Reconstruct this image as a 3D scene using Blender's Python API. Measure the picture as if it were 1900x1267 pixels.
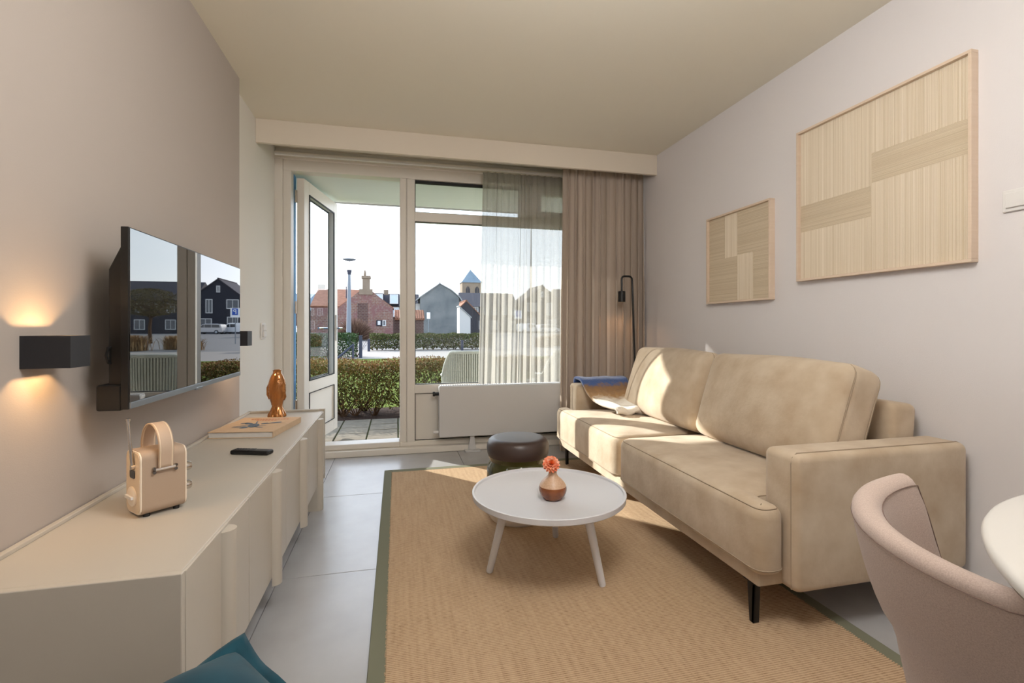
import bpy, bmesh, math, random
import numpy as np
from mathutils import Vector, Matrix
random.seed(7)
for o in list(bpy.data.objects):
    bpy.data.objects.remove(o)
SC = bpy.context.scene
COL = SC.collection
PI = math.pi

# ------------------------------------------------------------------ camera
cam_d = bpy.data.cameras.new('camera')
cam = bpy.data.objects.new('camera', cam_d)
COL.objects.link(cam)
SC.camera = cam
cam_d.sensor_fit = 'HORIZONTAL'
cam_d.sensor_width = 36.0
cam_d.lens = 36.0 * 890.0 / 1900.0
cam_d.shift_y = -(633.5 - 607.0) / 1900.0
cam_d.clip_start = 0.05
cam_d.clip_end = 1000
cam.location = (0, 0, 1.05)
cam.rotation_euler = (PI / 2, 0, -math.atan(214.0 / 890.0))

# ------------------------------------------------------------------ view, sky, sun
SC.view_settings.view_transform = 'Standard'
SC.view_settings.look = 'None'
SC.view_settings.exposure = 0.18
SC.view_settings.gamma = 1.0
SC.view_settings.use_curve_mapping = False

SUN_EL = math.radians(24.9)
SUN_AZ = math.radians(42.0)           # light travels towards +x and -y
to_sun = Vector((-math.sin(SUN_AZ) * math.cos(SUN_EL), math.cos(SUN_AZ) * math.cos(SUN_EL), math.sin(SUN_EL)))
sun_d = bpy.data.lights.new('sun', 'SUN')
sun_d.energy = 8.5
sun_d.color = (1.0, 0.965, 0.91)
sun_d.angle = math.radians(0.6)
sun = bpy.data.objects.new('sun', sun_d)
COL.objects.link(sun)
sun.location = to_sun * 60
sun.rotation_euler = to_sun.to_track_quat('Z', 'Y').to_euler()

world = bpy.data.worlds.new('sky')
SC.world = world
world.use_nodes = True
wn, wl = world.node_tree.nodes, world.node_tree.links
wn.clear()
w_out = wn.new('ShaderNodeOutputWorld')
w_bg = wn.new('ShaderNodeBackground')
w_tc = wn.new('ShaderNodeTexCoord')
w_nm = wn.new('ShaderNodeVectorMath'); w_nm.operation = 'NORMALIZE'
w_sep = wn.new('ShaderNodeSeparateXYZ')
w_rmp = wn.new('ShaderNodeValToRGB')
w_rmp.color_ramp.elements[0].position = 0.0
w_rmp.color_ramp.elements[0].color = (1.62, 1.68, 1.75, 1)
w_rmp.color_ramp.elements[1].position = 0.75
w_rmp.color_ramp.elements[1].color = (0.62, 0.88, 1.32, 1)
w_e = w_rmp.color_ramp.elements.new(0.18); w_e.color = (1.30, 1.44, 1.62, 1)
w_dot = wn.new('ShaderNodeVectorMath'); w_dot.operation = 'DOT_PRODUCT'
w_dot.inputs[1].default_value = to_sun
w_mx = wn.new('ShaderNodeMath'); w_mx.operation = 'MAXIMUM'; w_mx.inputs[1].default_value = 0
w_pw = wn.new('ShaderNodeMath'); w_pw.operation = 'POWER'; w_pw.inputs[1].default_value = 5
w_ml = wn.new('ShaderNodeMath'); w_ml.operation = 'MULTIPLY'; w_ml.inputs[1].default_value = 1.3
w_add = wn.new('ShaderNodeMixRGB'); w_add.blend_type = 'ADD'; w_add.inputs[0].default_value = 1
w_ns = wn.new('ShaderNodeTexNoise'); w_ns.inputs['Scale'].default_value = 3.0
w_ns.inputs['Detail'].default_value = 5
w_map = wn.new('ShaderNodeMapping'); w_map.inputs['Scale'].default_value = (1, 1, 4)
w_nr = wn.new('ShaderNodeMapRange')
w_nr.inputs['From Min'].default_value = 0.42; w_nr.inputs['From Max'].default_value = 0.72
w_nr.inputs['To Min'].default_value = 0.0; w_nr.inputs['To Max'].default_value = 0.45
w_cl = wn.new('ShaderNodeMixRGB'); w_cl.inputs[2].default_value = (1.7, 1.72, 1.75, 1)
wl.new(w_tc.outputs['Generated'], w_nm.inputs[0])
wl.new(w_nm.outputs[0], w_sep.inputs[0])
wl.new(w_sep.outputs['Z'], w_rmp.inputs[0])
wl.new(w_nm.outputs[0], w_dot.inputs[0])
wl.new(w_dot.outputs['Value'], w_mx.inputs[0])
wl.new(w_mx.outputs[0], w_pw.inputs[0])
wl.new(w_pw.outputs[0], w_ml.inputs[0])
wl.new(w_nm.outputs[0], w_map.inputs[0])
wl.new(w_map.outputs[0], w_ns.inputs['Vector'])
wl.new(w_ns.outputs[0], w_nr.inputs[0])
wl.new(w_nr.outputs[0], w_cl.inputs[0])
wl.new(w_rmp.outputs[0], w_cl.inputs[1])
wl.new(w_cl.outputs[0], w_add.inputs[1])
wl.new(w_ml.outputs[0], w_add.inputs[2])
wl.new(w_add.outputs[0], w_bg.inputs['Color'])
w_bg.inputs['Strength'].default_value = 1.7
wl.new(w_bg.outputs[0], w_out.inputs[0])

FILL_L = 17.5       # radiance of the fill globes, added out of view to brighten the room
SCONCE_W = 0.55
READING_W = 1.0

# ------------------------------------------------------------------ materials
def S(r, g, b):
    f = lambda v: (v / 255 / 12.92) if v / 255 <= 0.04045 else ((v / 255 + 0.055) / 1.055) ** 2.4
    return (f(r), f(g), f(b), 1)

def mat(name, col, rough=0.6, metal=0.0, spec=0.5, var=None, bump=None, coat=0, sheen=0, ior=1.5, stretch=(1, 1, 1), vec='Object', island=None):
    m = bpy.data.materials.new(name)
    m.use_nodes = True
    nt = m.node_tree
    b = nt.nodes['Principled BSDF']
    b.inputs['Base Color'].default_value = col
    b.inputs['Roughness'].default_value = rough
    b.inputs['Metallic'].default_value = metal
    b.inputs['Specular IOR Level'].default_value = spec
    b.inputs['IOR'].default_value = ior
    b.inputs['Coat Weight'].default_value = coat
    b.inputs['Sheen Weight'].default_value = sheen
    if sheen:
        b.inputs['Sheen Roughness'].default_value = 0.5
    tc = nt.nodes.new('ShaderNodeTexCoord')
    mp = nt.nodes.new('ShaderNodeMapping')
    mp.inputs['Scale'].default_value = stretch
    nt.links.new(tc.outputs[vec], mp.inputs[0])
    if island:                      # list of colours spread over the loose pieces
        g = nt.nodes.new('ShaderNodeNewGeometry')
        r = nt.nodes.new('ShaderNodeValToRGB')
        r.color_ramp.elements[0].color = island[0]
        r.color_ramp.elements[1].color = island[-1]
        for i, c in enumerate(island[1:-1]):
            e = r.color_ramp.elements.new((i + 1) / (len(island) - 1)); e.color = c
        nt.links.new(g.outputs['Random Per Island'], r.inputs[0])
        nt.links.new(r.outputs[0], b.inputs['Base Color'])
    if var:                         # (scale, second colour, contrast[, detail])
        n = nt.nodes.new('ShaderNodeTexNoise')
        n.inputs['Scale'].default_value = var[0]
        n.inputs['Detail'].default_value = var[3] if len(var) > 3 else 4
        nt.links.new(mp.outputs[0], n.inputs['Vector'])
        mr = nt.nodes.new('ShaderNodeMapRange')
        w = 0.5 / max(var[2], 0.01) * 0.5
        mr.inputs['From Min'].default_value = 0.5 - w
        mr.inputs['From Max'].default_value = 0.5 + w
        nt.links.new(n.outputs[0], mr.inputs[0])
        mx = nt.nodes.new('ShaderNodeMixRGB')
        mx.inputs[1].default_value = col
        mx.inputs[2].default_value = var[1]
        nt.links.new(mr.outputs[0], mx.inputs[0])
        nt.links.new(mx.outputs[0], b.inputs['Base Color'])
    if bump:                        # (scale, strength, distance)
        n2 = nt.nodes.new('ShaderNodeTexNoise')
        n2.inputs['Scale'].default_value = bump[0]
        n2.inputs['Detail'].default_value = 3
        nt.links.new(mp.outputs[0], n2.inputs['Vector'])
        bp = nt.nodes.new('ShaderNodeBump')
        bp.inputs['Strength'].default_value = bump[1]
        bp.inputs['Distance'].default_value = bump[2]
        nt.links.new(n2.outputs[0], bp.inputs['Height'])
        nt.links.new(bp.outputs[0], b.inputs['Normal'])
    return m

def emit(name, col, strength):
    m = bpy.data.materials.new(name)
    m.use_nodes = True
    nt = m.node_tree
    nt.nodes.clear()
    o = nt.nodes.new('ShaderNodeOutputMaterial')
    e = nt.nodes.new('ShaderNodeEmission')
    e.inputs[0].default_value = col
    e.inputs[1].default_value = strength
    nt.links.new(e.outputs[0], o.inputs[0])
    return m

def glass(name, tint=(0.97, 0.985, 0.975, 1), refl=1.0):
    m = bpy.data.materials.new(name)
    m.use_nodes = True
    nt = m.node_tree
    nt.nodes.clear()
    o = nt.nodes.new('ShaderNodeOutputMaterial')
    t = nt.nodes.new('ShaderNodeBsdfTransparent')
    t.inputs[0].default_value = tint
    g = nt.nodes.new('ShaderNodeBsdfGlossy')
    g.inputs['Roughness'].default_value = 0.0
    f = nt.nodes.new('ShaderNodeLayerWeight')
    f.inputs[0].default_value = 0.5
    f5 = nt.nodes.new('ShaderNodeMath'); f5.operation = 'POWER'; f5.inputs[1].default_value = 5.0
    nt.links.new(f.outputs['Facing'], f5.inputs[0])
    k = nt.nodes.new('ShaderNodeMath'); k.operation = 'MULTIPLY_ADD'; k.inputs[1].default_value = 0.8 * refl; k.inputs[2].default_value = 0.035 * refl
    mx = nt.nodes.new('ShaderNodeMixShader')
    nt.links.new(f5.outputs[0], k.inputs[0])
    nt.links.new(k.outputs[0], mx.inputs[0])
    nt.links.new(t.outputs[0], mx.inputs[1])
    nt.links.new(g.outputs[0], mx.inputs[2])
    nt.links.new(mx.outputs[0], o.inputs[0])
    return m

def cloth(name, col, through, open_weave=0.0, weave=0):
    """fabric that lets light through: diffuse + translucent (+ open gaps)"""
    m = bpy.data.materials.new(name)
    m.use_nodes = True
    nt = m.node_tree
    nt.nodes.clear()
    o = nt.nodes.new('ShaderNodeOutputMaterial')
    d = nt.nodes.new('ShaderNodeBsdfDiffuse'); d.inputs[0].default_value = col
    t = nt.nodes.new('ShaderNodeBsdfTranslucent'); t.inputs[0].default_value = col
    mx = nt.nodes.new('ShaderNodeMixShader'); mx.inputs[0].default_value = through
    nt.links.new(d.outputs[0], mx.inputs[1]); nt.links.new(t.outputs[0], mx.inputs[2])
    last = mx
    if open_weave > 0:
        tr = nt.nodes.new('ShaderNodeBsdfTransparent')
        m2 = nt.nodes.new('ShaderNodeMixShader'); m2.inputs[0].default_value = open_weave
        tc = nt.nodes.new('ShaderNodeTexCoord')
        mp = nt.nodes.new('ShaderNodeMapping'); mp.inputs['Scale'].default_value = (160, 160, 420)
        ns = nt.nodes.new('ShaderNodeTexNoise'); ns.inputs['Scale'].default_value = 1.0
        mr = nt.nodes.new('ShaderNodeMapRange')
        mr.inputs['From Min'].default_value = 0.3; mr.inputs['From Max'].default_value = 0.7
        mr.inputs['To Min'].default_value = open_weave - 0.06; mr.inputs['To Max'].default_value = open_weave + 0.06
        nt.links.new(tc.outputs['Object'], mp.inputs[0]); nt.links.new(mp.outputs[0], ns.inputs['Vector'])
        nt.links.new(ns.outputs[0], mr.inputs[0]); nt.links.new(mr.outputs[0], m2.inputs[0])
        nt.links.new(mx.outputs[0], m2.inputs[1]); nt.links.new(tr.outputs[0], m2.inputs[2])
        last = m2
    nt.links.new(last.outputs[0], o.inputs[0])
    return m

M = {}
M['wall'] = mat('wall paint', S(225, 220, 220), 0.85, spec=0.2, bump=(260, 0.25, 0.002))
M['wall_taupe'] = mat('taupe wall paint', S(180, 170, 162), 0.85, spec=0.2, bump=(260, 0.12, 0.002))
M['wall_white'] = mat('white plaster', S(226, 222, 214), 0.85, spec=0.2, bump=(200, 0.2, 0.002))
M['ceiling'] = mat('ceiling paint', S(232, 226, 211), 0.9, spec=0.1)
M['trim'] = mat('pelmet paint', S(224, 213, 197), 0.6, spec=0.3)
M['pvc'] = mat('white window frame', S(228, 221, 211), 0.35, spec=0.45)
M['seal'] = mat('black seal', S(28, 27, 26), 0.6)
M['glass'] = glass('window glass')
M['tile'] = mat('grey floor tile', S(182, 181, 182), 0.26, spec=0.6, var=(5, S(170, 168, 168), 1.0, 8))
M['grout'] = mat('grout', S(150, 146, 143), 0.9)
M['cab'] = mat('cabinet lacquer', S(191, 183, 171), 0.42, spec=0.4)
M['cab_in'] = mat('cabinet shadow gap', S(120, 110, 100), 0.7)
M['suede'] = mat('beige suede', S(209, 192, 169), 0.85, spec=0.15, sheen=0.25, var=(8.5, S(177, 154, 127), 0.9, 12), bump=(60, 0.10, 0.01))
M['suede_seam'] = mat('suede seam', S(160, 142, 121), 0.9)
M['blackmetal'] = mat('black metal', S(24, 23, 23), 0.45, spec=0.4)
M['sconce'] = mat('charcoal sconce metal', S(40, 40, 44), 0.55, spec=0.4)
M['tvbody'] = mat('black plastic', S(13, 12, 12), 0.45)
M['screen'] = mat('television glass', S(7, 8, 9), 0.012, spec=0.5, ior=2.5)
M['silver'] = mat('brushed silver', S(150, 158, 168), 0.35, metal=0.8)
M['chrome'] = mat('chrome', S(205, 200, 195), 0.12, metal=1.0)
M['radiator'] = mat('radiator enamel', S(206, 205, 205), 0.35, spec=0.5)
M['drape'] = cloth('heavy drape', S(190, 175, 161), 0.06)
M['sheer'] = cloth('sheer voile', S(184, 179, 170), 0.60, 0.25)
M['table'] = mat('pale grey lacquer', S(220, 220, 224), 0.4, spec=0.45)
M['dining'] = mat('white laminate', S(206, 202, 196), 0.35, spec=0.45)
M['dining_edge'] = mat('laminate edge', S(150, 138, 124), 0.6)
M['chair'] = mat('rose wool', S(200, 180, 168), 0.95, spec=0.1, sheen=0.2, var=(420, S(180, 160, 149), 1.2, 2), bump=(600, 0.3, 0.001))
M['seam'] = mat('chair seam', S(128, 106, 96), 0.95)
M['velvet'] = mat('teal velvet', S(32, 84, 100), 0.75, spec=0.15, sheen=0.12, var=(9, S(14, 46, 60), 0.9))
M['stool_top'] = mat('dark brown glaze', S(72, 56, 50), 0.38, spec=0.5, var=(12, S(62, 48, 44), 1))
M['stool_mid'] = mat('olive green glaze', S(74, 74, 30), 0.12, spec=0.6, var=(6, S(58, 58, 22), 1), coat=0.5)
M['stool_low'] = mat('cream glaze', S(246, 240, 230), 0.3, spec=0.5)
M['vase_top'] = mat('speckled blush glaze', S(208, 174, 146), 0.35, var=(140, S(196, 158, 128), 1.4))
M['vase_low'] = mat('rust brown glaze', S(146, 84, 44), 0.25, coat=0.3, var=(40, S(120, 64, 30), 1.2))
M['petal'] = mat('coral petal', S(240, 120, 80), 0.6, island=[S(250, 168, 128), S(244, 128, 84), S(252, 204, 178)])
M['petal_core'] = mat('orange petal', S(244, 126, 66), 0.6)
M['stem'] = mat('flower stem', S(96, 120, 60), 0.6)
M['amber'] = mat('amber lustre glass', S(178, 118, 62), 0.12, metal=0.65, spec=0.6, coat=0.6, bump=(90, 0.25, 0.004))
M['bookcover'] = mat('kraft book cover', S(208, 181, 150), 0.7, var=(60, S(200, 172, 140), 1))
M['paper'] = mat('page block', S(230, 226, 220), 0.8, stretch=(1, 1, 90), var=(30, S(205, 200, 195), 1.2))
M['ink_blue'] = mat('blue ink', S(76, 98, 122), 0.8, var=(140, S(110, 128, 146), 1.2))
M['ink_red'] = mat('red ink', S(206, 112, 78), 0.8)
M['remote'] = mat('remote plastic', S(20, 20, 21), 0.4)
M['button'] = mat('remote button', S(58, 58, 60), 0.5)
M['radio'] = mat('tan radio leather', S(178, 156, 136), 0.6, spec=0.3, bump=(300, 0.1, 0.001))
M['radio_face'] = mat('cream radio face', S(226, 206, 180), 0.4)
M['radio_edge'] = mat('pale radio rim', S(240, 226, 208), 0.4)
M['strap'] = mat('tan strap leather', S(196, 172, 150), 0.6, bump=(200, 0.1, 0.001))
M['display'] = mat('radio display', S(40, 38, 40), 0.15)
M['frame_wood'] = mat('pale wood frame', S(224, 203, 182), 0.55, stretch=(1, 1, 14), var=(9, S(218, 195, 172), 1.0))
M['switch'] = mat('switch plastic', S(228, 225, 222), 0.3)
M['lampblack'] = mat('lamp black', S(18, 17, 17), 0.4)
M['bulb'] = emit('warm lamp light', (1.0, 0.56, 0.22, 1), 6.0)
M['globe'] = emit('added fill globe light', (1.0, 0.985, 0.965, 1), FILL_L)
M['wicker'] = mat('white wicker', S(184, 186, 177), 0.6, var=(60, S(163, 165, 155), 1))
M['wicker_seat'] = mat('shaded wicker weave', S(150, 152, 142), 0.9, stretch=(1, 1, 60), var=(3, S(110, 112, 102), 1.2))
M['paver'] = mat('concrete paver', S(128, 120, 106), 0.9, spec=0.1, var=(14, S(106, 100, 88), 1.0, 8), bump=(90, 0.3, 0.004))
M['moss'] = mat('mossy joint', S(74, 77, 46), 0.95, spec=0.05)
M['soil'] = mat('dark soil', S(67, 53, 45), 0.95, spec=0.05, var=(12, S(48, 37, 32), 1.2, 8), bump=(30, 0.6, 0.02))
M['lawn'] = mat('lawn grass', S(90, 102, 35), 0.9, spec=0.05, var=(16, S(74, 86, 30), 1.0, 6))
M['path'] = mat('pale concrete path', S(141, 134, 126), 0.9, spec=0.1)
M['asphalt'] = mat('asphalt', S(120, 117, 114), 0.9, spec=0.1)
M['leaf_near'] = mat('hedge leaf', S(88, 80, 32), 0.7, spec=0.15, island=[S(74, 77, 27), S(102, 90, 35), S(59, 67, 21), S(112, 83, 46), S(86, 93, 32)])
M['leaf_tip'] = mat('reddish hedge tip', S(150, 112, 72), 0.7, spec=0.1, island=[S(141, 106, 67), S(120, 86, 56), S(149, 120, 74), S(102, 94, 42)])
M['leaf_far'] = mat('dark hedge leaf', S(67, 77, 40), 0.7, spec=0.1, island=[S(59, 74, 35), S(83, 86, 50), S(48, 59, 30), S(101, 90, 59), S(77, 90, 43)])
M['leaf_green'] = mat('evergreen leaf', S(48, 69, 37), 0.7, spec=0.1, island=[S(43, 67, 37), S(66, 85, 48), S(35, 53, 30), S(77, 93, 59)])
M['twig'] = mat('brown twig', S(74, 54, 38), 0.9, spec=0.05)
M['bareshrub'] = mat('bare shrub twig', S(118, 93, 78), 0.9, spec=0.05, island=[S(120, 94, 80), S(98, 77, 67), S(136, 112, 94)])
M['drygrass'] = mat('dry grass blade', S(152, 122, 83), 0.9, spec=0.05, island=[S(157, 126, 86), S(133, 102, 69), S(166, 141, 102)])
M['treeleaf'] = mat('autumn tree leaf', S(83, 77, 48), 0.8, spec=0.05, island=[S(77, 74, 45), S(104, 90, 56), S(61, 61, 38)])
M['overhang'] = mat('pale green soffit paint', S(234, 238, 228), 0.8, spec=0.1)
M['render_white'] = mat('white render', S(184, 182, 179), 0.9, spec=0.1)
M['bluewall'] = mat('blue partition paint', S(92, 148, 190), 0.7)
M['roof_dark'] = mat('dark roof tile', S(67, 64, 69), 0.8, spec=0.2)
M['roof_orange'] = mat('orange roof tile', S(142, 99, 78), 0.85, spec=0.1, var=(3, S(120, 82, 64), 1.2, 8))
M['darkwood'] = mat('dark timber cladding', S(53, 54, 61), 0.8, spec=0.1)
M['grey_render'] = mat('stained grey render', S(120, 123, 123), 0.9, spec=0.1, var=(0.55, S(90, 96, 99), 1.4, 8))
M['stone'] = mat('tower stone', S(141, 126, 110), 0.9, spec=0.1, var=(0.8, S(120, 106, 91), 1.2, 8))
M['slate'] = mat('blue slate', S(109, 125, 136), 0.6, var=(0.6, S(93, 110, 123), 1))
M['zinc'] = mat('pale zinc roof', S(134, 138, 139), 0.5)
M['white_wood'] = mat('white painted timber', S(198, 198, 196), 0.5)
M['darkpane'] = mat('dark window pane', S(60, 70, 80), 0.08, spec=0.6)
M['lightpane'] = mat('sky lit window pane', S(170, 186, 198), 0.08, spec=0.8)
M['galv'] = mat('galvanised steel', S(112, 120, 128), 0.5, metal=0.4)
M['lamp_glass'] = mat('lamp diffuser', S(200, 205, 205), 0.3)
M['post'] = mat('dark blue post', S(46, 50, 66), 0.6)
M['signblue'] = mat('blue sign', S(20, 76, 170), 0.5)
M['signwhite'] = mat('white sign', S(236, 238, 240), 0.5)
M['carsilver'] = mat('silver car paint', S(176, 176, 178), 0.25, metal=0.3, coat=0.5)
M['carwhite'] = mat('white van paint', S(226, 228, 230), 0.25, coat=0.5)
M['carglass'] = mat('car window', S(44, 50, 56), 0.08, spec=0.7)
M['tyre'] = mat('tyre rubber', S(28, 28, 28), 0.8)

def brick_mat(name, c1, c2, mortar, scale, blotch=None):
    m = mat(name, c1, 0.9, spec=0.1)
    nt = m.node_tree
    b = nt.nodes['Principled BSDF']
    tc = nt.nodes.new('ShaderNodeTexCoord')
    sp = nt.nodes.new('ShaderNodeSeparateXYZ'); cb = nt.nodes.new('ShaderNodeCombineXYZ')
    ad = nt.nodes.new('ShaderNodeMath')
    nt.links.new(tc.outputs['Object'], sp.inputs[0])
    nt.links.new(sp.outputs['X'], ad.inputs[0]); nt.links.new(sp.outputs['Y'], ad.inputs[1])
    nt.links.new(ad.outputs[0], cb.inputs['X']); nt.links.new(sp.outputs['Z'], cb.inputs['Y'])
    br = nt.nodes.new('ShaderNodeTexBrick')
    br.inputs['Color1'].default_value = c1; br.inputs['Color2'].default_value = c2
    br.inputs['Mortar'].default_value = mortar
    br.inputs['Scale'].default_value = scale
    br.inputs['Mortar Size'].default_value = 0.02
    nt.links.new(cb.outputs[0], br.inputs['Vector'])
    last = br.outputs[0]
    if blotch:
        n = nt.nodes.new('ShaderNodeTexNoise'); n.inputs['Scale'].default_value = 0.9; n.inputs['Detail'].default_value = 8
        nt.links.new(tc.outputs['Object'], n.inputs['Vector'])
        mr = nt.nodes.new('ShaderNodeMapRange'); mr.inputs['From Min'].default_value = 0.45; mr.inputs['From Max'].default_value = 0.6
        nt.links.new(n.outputs[0], mr.inputs[0])
        mx = nt.nodes.new('ShaderNodeMixRGB'); mx.inputs[2].default_value = blotch
        nt.links.new(mr.outputs[0], mx.inputs[0]); nt.links.new(last, mx.inputs[1])
        last = mx.outputs[0]
        n2 = nt.nodes.new('ShaderNodeTexNoise'); n2.inputs['Scale'].default_value = 5.0; n2.inputs['Detail'].default_value = 6
        nt.links.new(tc.outputs['Object'], n2.inputs['Vector'])
        r2 = nt.nodes.new('ShaderNodeMapRange'); r2.inputs['From Min'].default_value = 0.5; r2.inputs['From Max'].default_value = 0.7; r2.inputs['To Max'].default_value = 0.6
        nt.links.new(n2.outputs[0], r2.inputs[0])
        m2 = nt.nodes.new('ShaderNodeMixRGB'); m2.inputs[2].default_value = mortar
        nt.links.new(r2.outputs[0], m2.inputs[0]); nt.links.new(last, m2.inputs[1])
        last = m2.outputs[0]
    nt.links.new(last, b.inputs['Base Color'])
    return m
M['brick'] = brick_mat('old red brick', S(128, 96, 82), S(110, 80, 72), S(138, 128, 120), 1.6, S(120, 88, 85))
M['brick_dark'] = brick_mat('dark brick', S(96, 74, 67), S(83, 62, 58), S(112, 102, 96), 1.6)

def rug_mat():
    m = mat('sisal weave', S(196, 156, 110), 0.95, spec=0.05)
    nt = m.node_tree; b = nt.nodes['Principled BSDF']
    tc = nt.nodes.new('ShaderNodeTexCoord')
    wv = nt.nodes.new('ShaderNodeTexWave'); wv.wave_type = 'BANDS'; wv.bands_direction = 'Y'
    wv.inputs['Scale'].default_value = 38.0
    wv.inputs['Distortion'].default_value = 1.2; wv.inputs['Detail'].default_value = 3; wv.inputs['Detail Scale'].default_value = 6
    nt.links.new(tc.outputs['Object'], wv.inputs['Vector'])
    mp = nt.nodes.new('ShaderNodeMapping'); mp.inputs['Scale'].default_value = (60, 300, 60)
    nt.links.new(tc.outputs['Object'], mp.inputs[0])
    ns = nt.nodes.new('ShaderNodeTexNoise'); ns.inputs['Scale'].default_value = 1.0; ns.inputs['Detail'].default_value = 3
    nt.links.new(mp.outputs[0], ns.inputs['Vector'])
    mp2 = nt.nodes.new('ShaderNodeMapping'); mp2.inputs['Scale'].default_value = (70, 4, 1)
    nt.links.new(tc.outputs['Object'], mp2.inputs[0])
    n3 = nt.nodes.new('ShaderNodeTexNoise'); n3.inputs['Scale'].default_value = 1.0; n3.inputs['Detail'].default_value = 2
    nt.links.new(mp2.outputs[0], n3.inputs['Vector'])
    r1 = nt.nodes.new('ShaderNodeValToRGB')
    r1.color_ramp.elements[0].position = 0.25; r1.color_ramp.elements[0].color = S(143, 114, 87)
    r1.color_ramp.elements[1].position = 0.62; r1.color_ramp.elements[1].color = S(200, 172, 141)
    mixv = nt.nodes.new('ShaderNodeMath'); mixv.operation = 'ADD'
    h1 = nt.nodes.new('ShaderNodeMath'); h1.operation = 'MULTIPLY'; h1.inputs[1].default_value = 0.35
    h2 = nt.nodes.new('ShaderNodeMath'); h2.operation = 'MULTIPLY'; h2.inputs[1].default_value = 0.42
    h3 = nt.nodes.new('ShaderNodeMath'); h3.operation = 'MULTIPLY_ADD'; h3.inputs[1].default_value = 0.32
    nt.links.new(wv.outputs['Fac'], h1.inputs[0]); nt.links.new(ns.outputs[0], h2.inputs[0])
    nt.links.new(h1.outputs[0], mixv.inputs[0]); nt.links.new(h2.outputs[0], mixv.inputs[1])
    nt.links.new(n3.outputs[0], h3.inputs[0]); nt.links.new(mixv.outputs[0], h3.inputs[2])
    nt.links.new(h3.outputs[0], r1.inputs[0]); nt.links.new(r1.outputs[0], b.inputs['Base Color'])
    bp = nt.nodes.new('ShaderNodeBump'); bp.inputs['Strength'].default_value = 0.5; bp.inputs['Distance'].default_value = 0.004
    nt.links.new(mixv.outputs[0], bp.inputs['Height']); nt.links.new(bp.outputs[0], b.inputs['Normal'])
    return m
M['rug'] = rug_mat()
M['rug_tape'] = mat('olive cotton tape', S(124, 124, 106), 0.9, spec=0.05, stretch=(1, 1, 1), bump=(500, 0.2, 0.001))

def thread_mat(name, col, dark):
    m = mat(name, col, 0.95, spec=0.05, island=[col, dark, col, col])
    return m
M['thread'] = thread_mat('wound thread', S(228, 215, 196), S(212, 197, 174))
M['thread_b'] = thread_mat('darker wound thread', S(222, 208, 186), S(207, 191, 167))
M['thread_back'] = mat('thread backing', S(204, 186, 158), 0.95)

def throw_mat():
    m = mat('mohair throw', S(220, 210, 196), 0.95, spec=0.05, sheen=0.5)
    nt = m.node_tree; b = nt.nodes['Principled BSDF']
    uv = nt.nodes.new('ShaderNodeAttribute'); uv.attribute_name = 'along'
    ns = nt.nodes.new('ShaderNodeTexNoise'); ns.inputs['Scale'].default_value = 26; ns.inputs['Detail'].default_value = 6
    tc = nt.nodes.new('ShaderNodeTexCoord'); nt.links.new(tc.outputs['Object'], ns.inputs['Vector'])
    ma = nt.nodes.new('ShaderNodeMath'); ma.operation = 'MULTIPLY_ADD'; ma.inputs[1].default_value = 0.16
    nt.links.new(ns.outputs[0], ma.inputs[0]); nt.links.new(uv.outputs['Fac'], ma.inputs[2])
    sb = nt.nodes.new('ShaderNodeMath'); sb.operation = 'SUBTRACT'; sb.inputs[1].default_value = 0.08
    nt.links.new(ma.outputs[0], sb.inputs[0])
    r = nt.nodes.new('ShaderNodeValToRGB')
    e = r.color_ramp.elements
    e[0].position = 0.0; e[0].color = S(150, 112, 70)
    e[1].position = 1.0; e[1].color = S(232, 226, 216)
    for p, c in ((0.10, S(150, 112, 70)), (0.16, S(62, 88, 146)), (0.44, S(70, 100, 160)), (0.49, S(146, 116, 88)), (0.60, S(180, 138, 86)), (0.67, S(232, 222, 206))):
        q = e.new(p); q.color = c
    nt.links.new(sb.outputs[0], r.inputs[0]); nt.links.new(r.outputs[0], b.inputs['Base Color'])
    n2 = nt.nodes.new('ShaderNodeTexNoise'); n2.inputs['Scale'].default_value = 140
    nt.links.new(tc.outputs['Object'], n2.inputs['Vector'])
    bp = nt.nodes.new('ShaderNodeBump'); bp.inputs['Strength'].default_value = 0.6; bp.inputs['Distance'].default_value = 0.006
    nt.links.new(n2.outputs[0], bp.inputs['Height']); nt.links.new(bp.outputs[0], b.inputs['Normal'])
    return m
M['throw'] = throw_mat()

# ------------------------------------------------------------------ building helpers
def WM(o):
    m = o.matrix_basis.copy()
    p = o.parent
    while p:
        m = p.matrix_basis @ m
        p = p.parent
    return m

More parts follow.
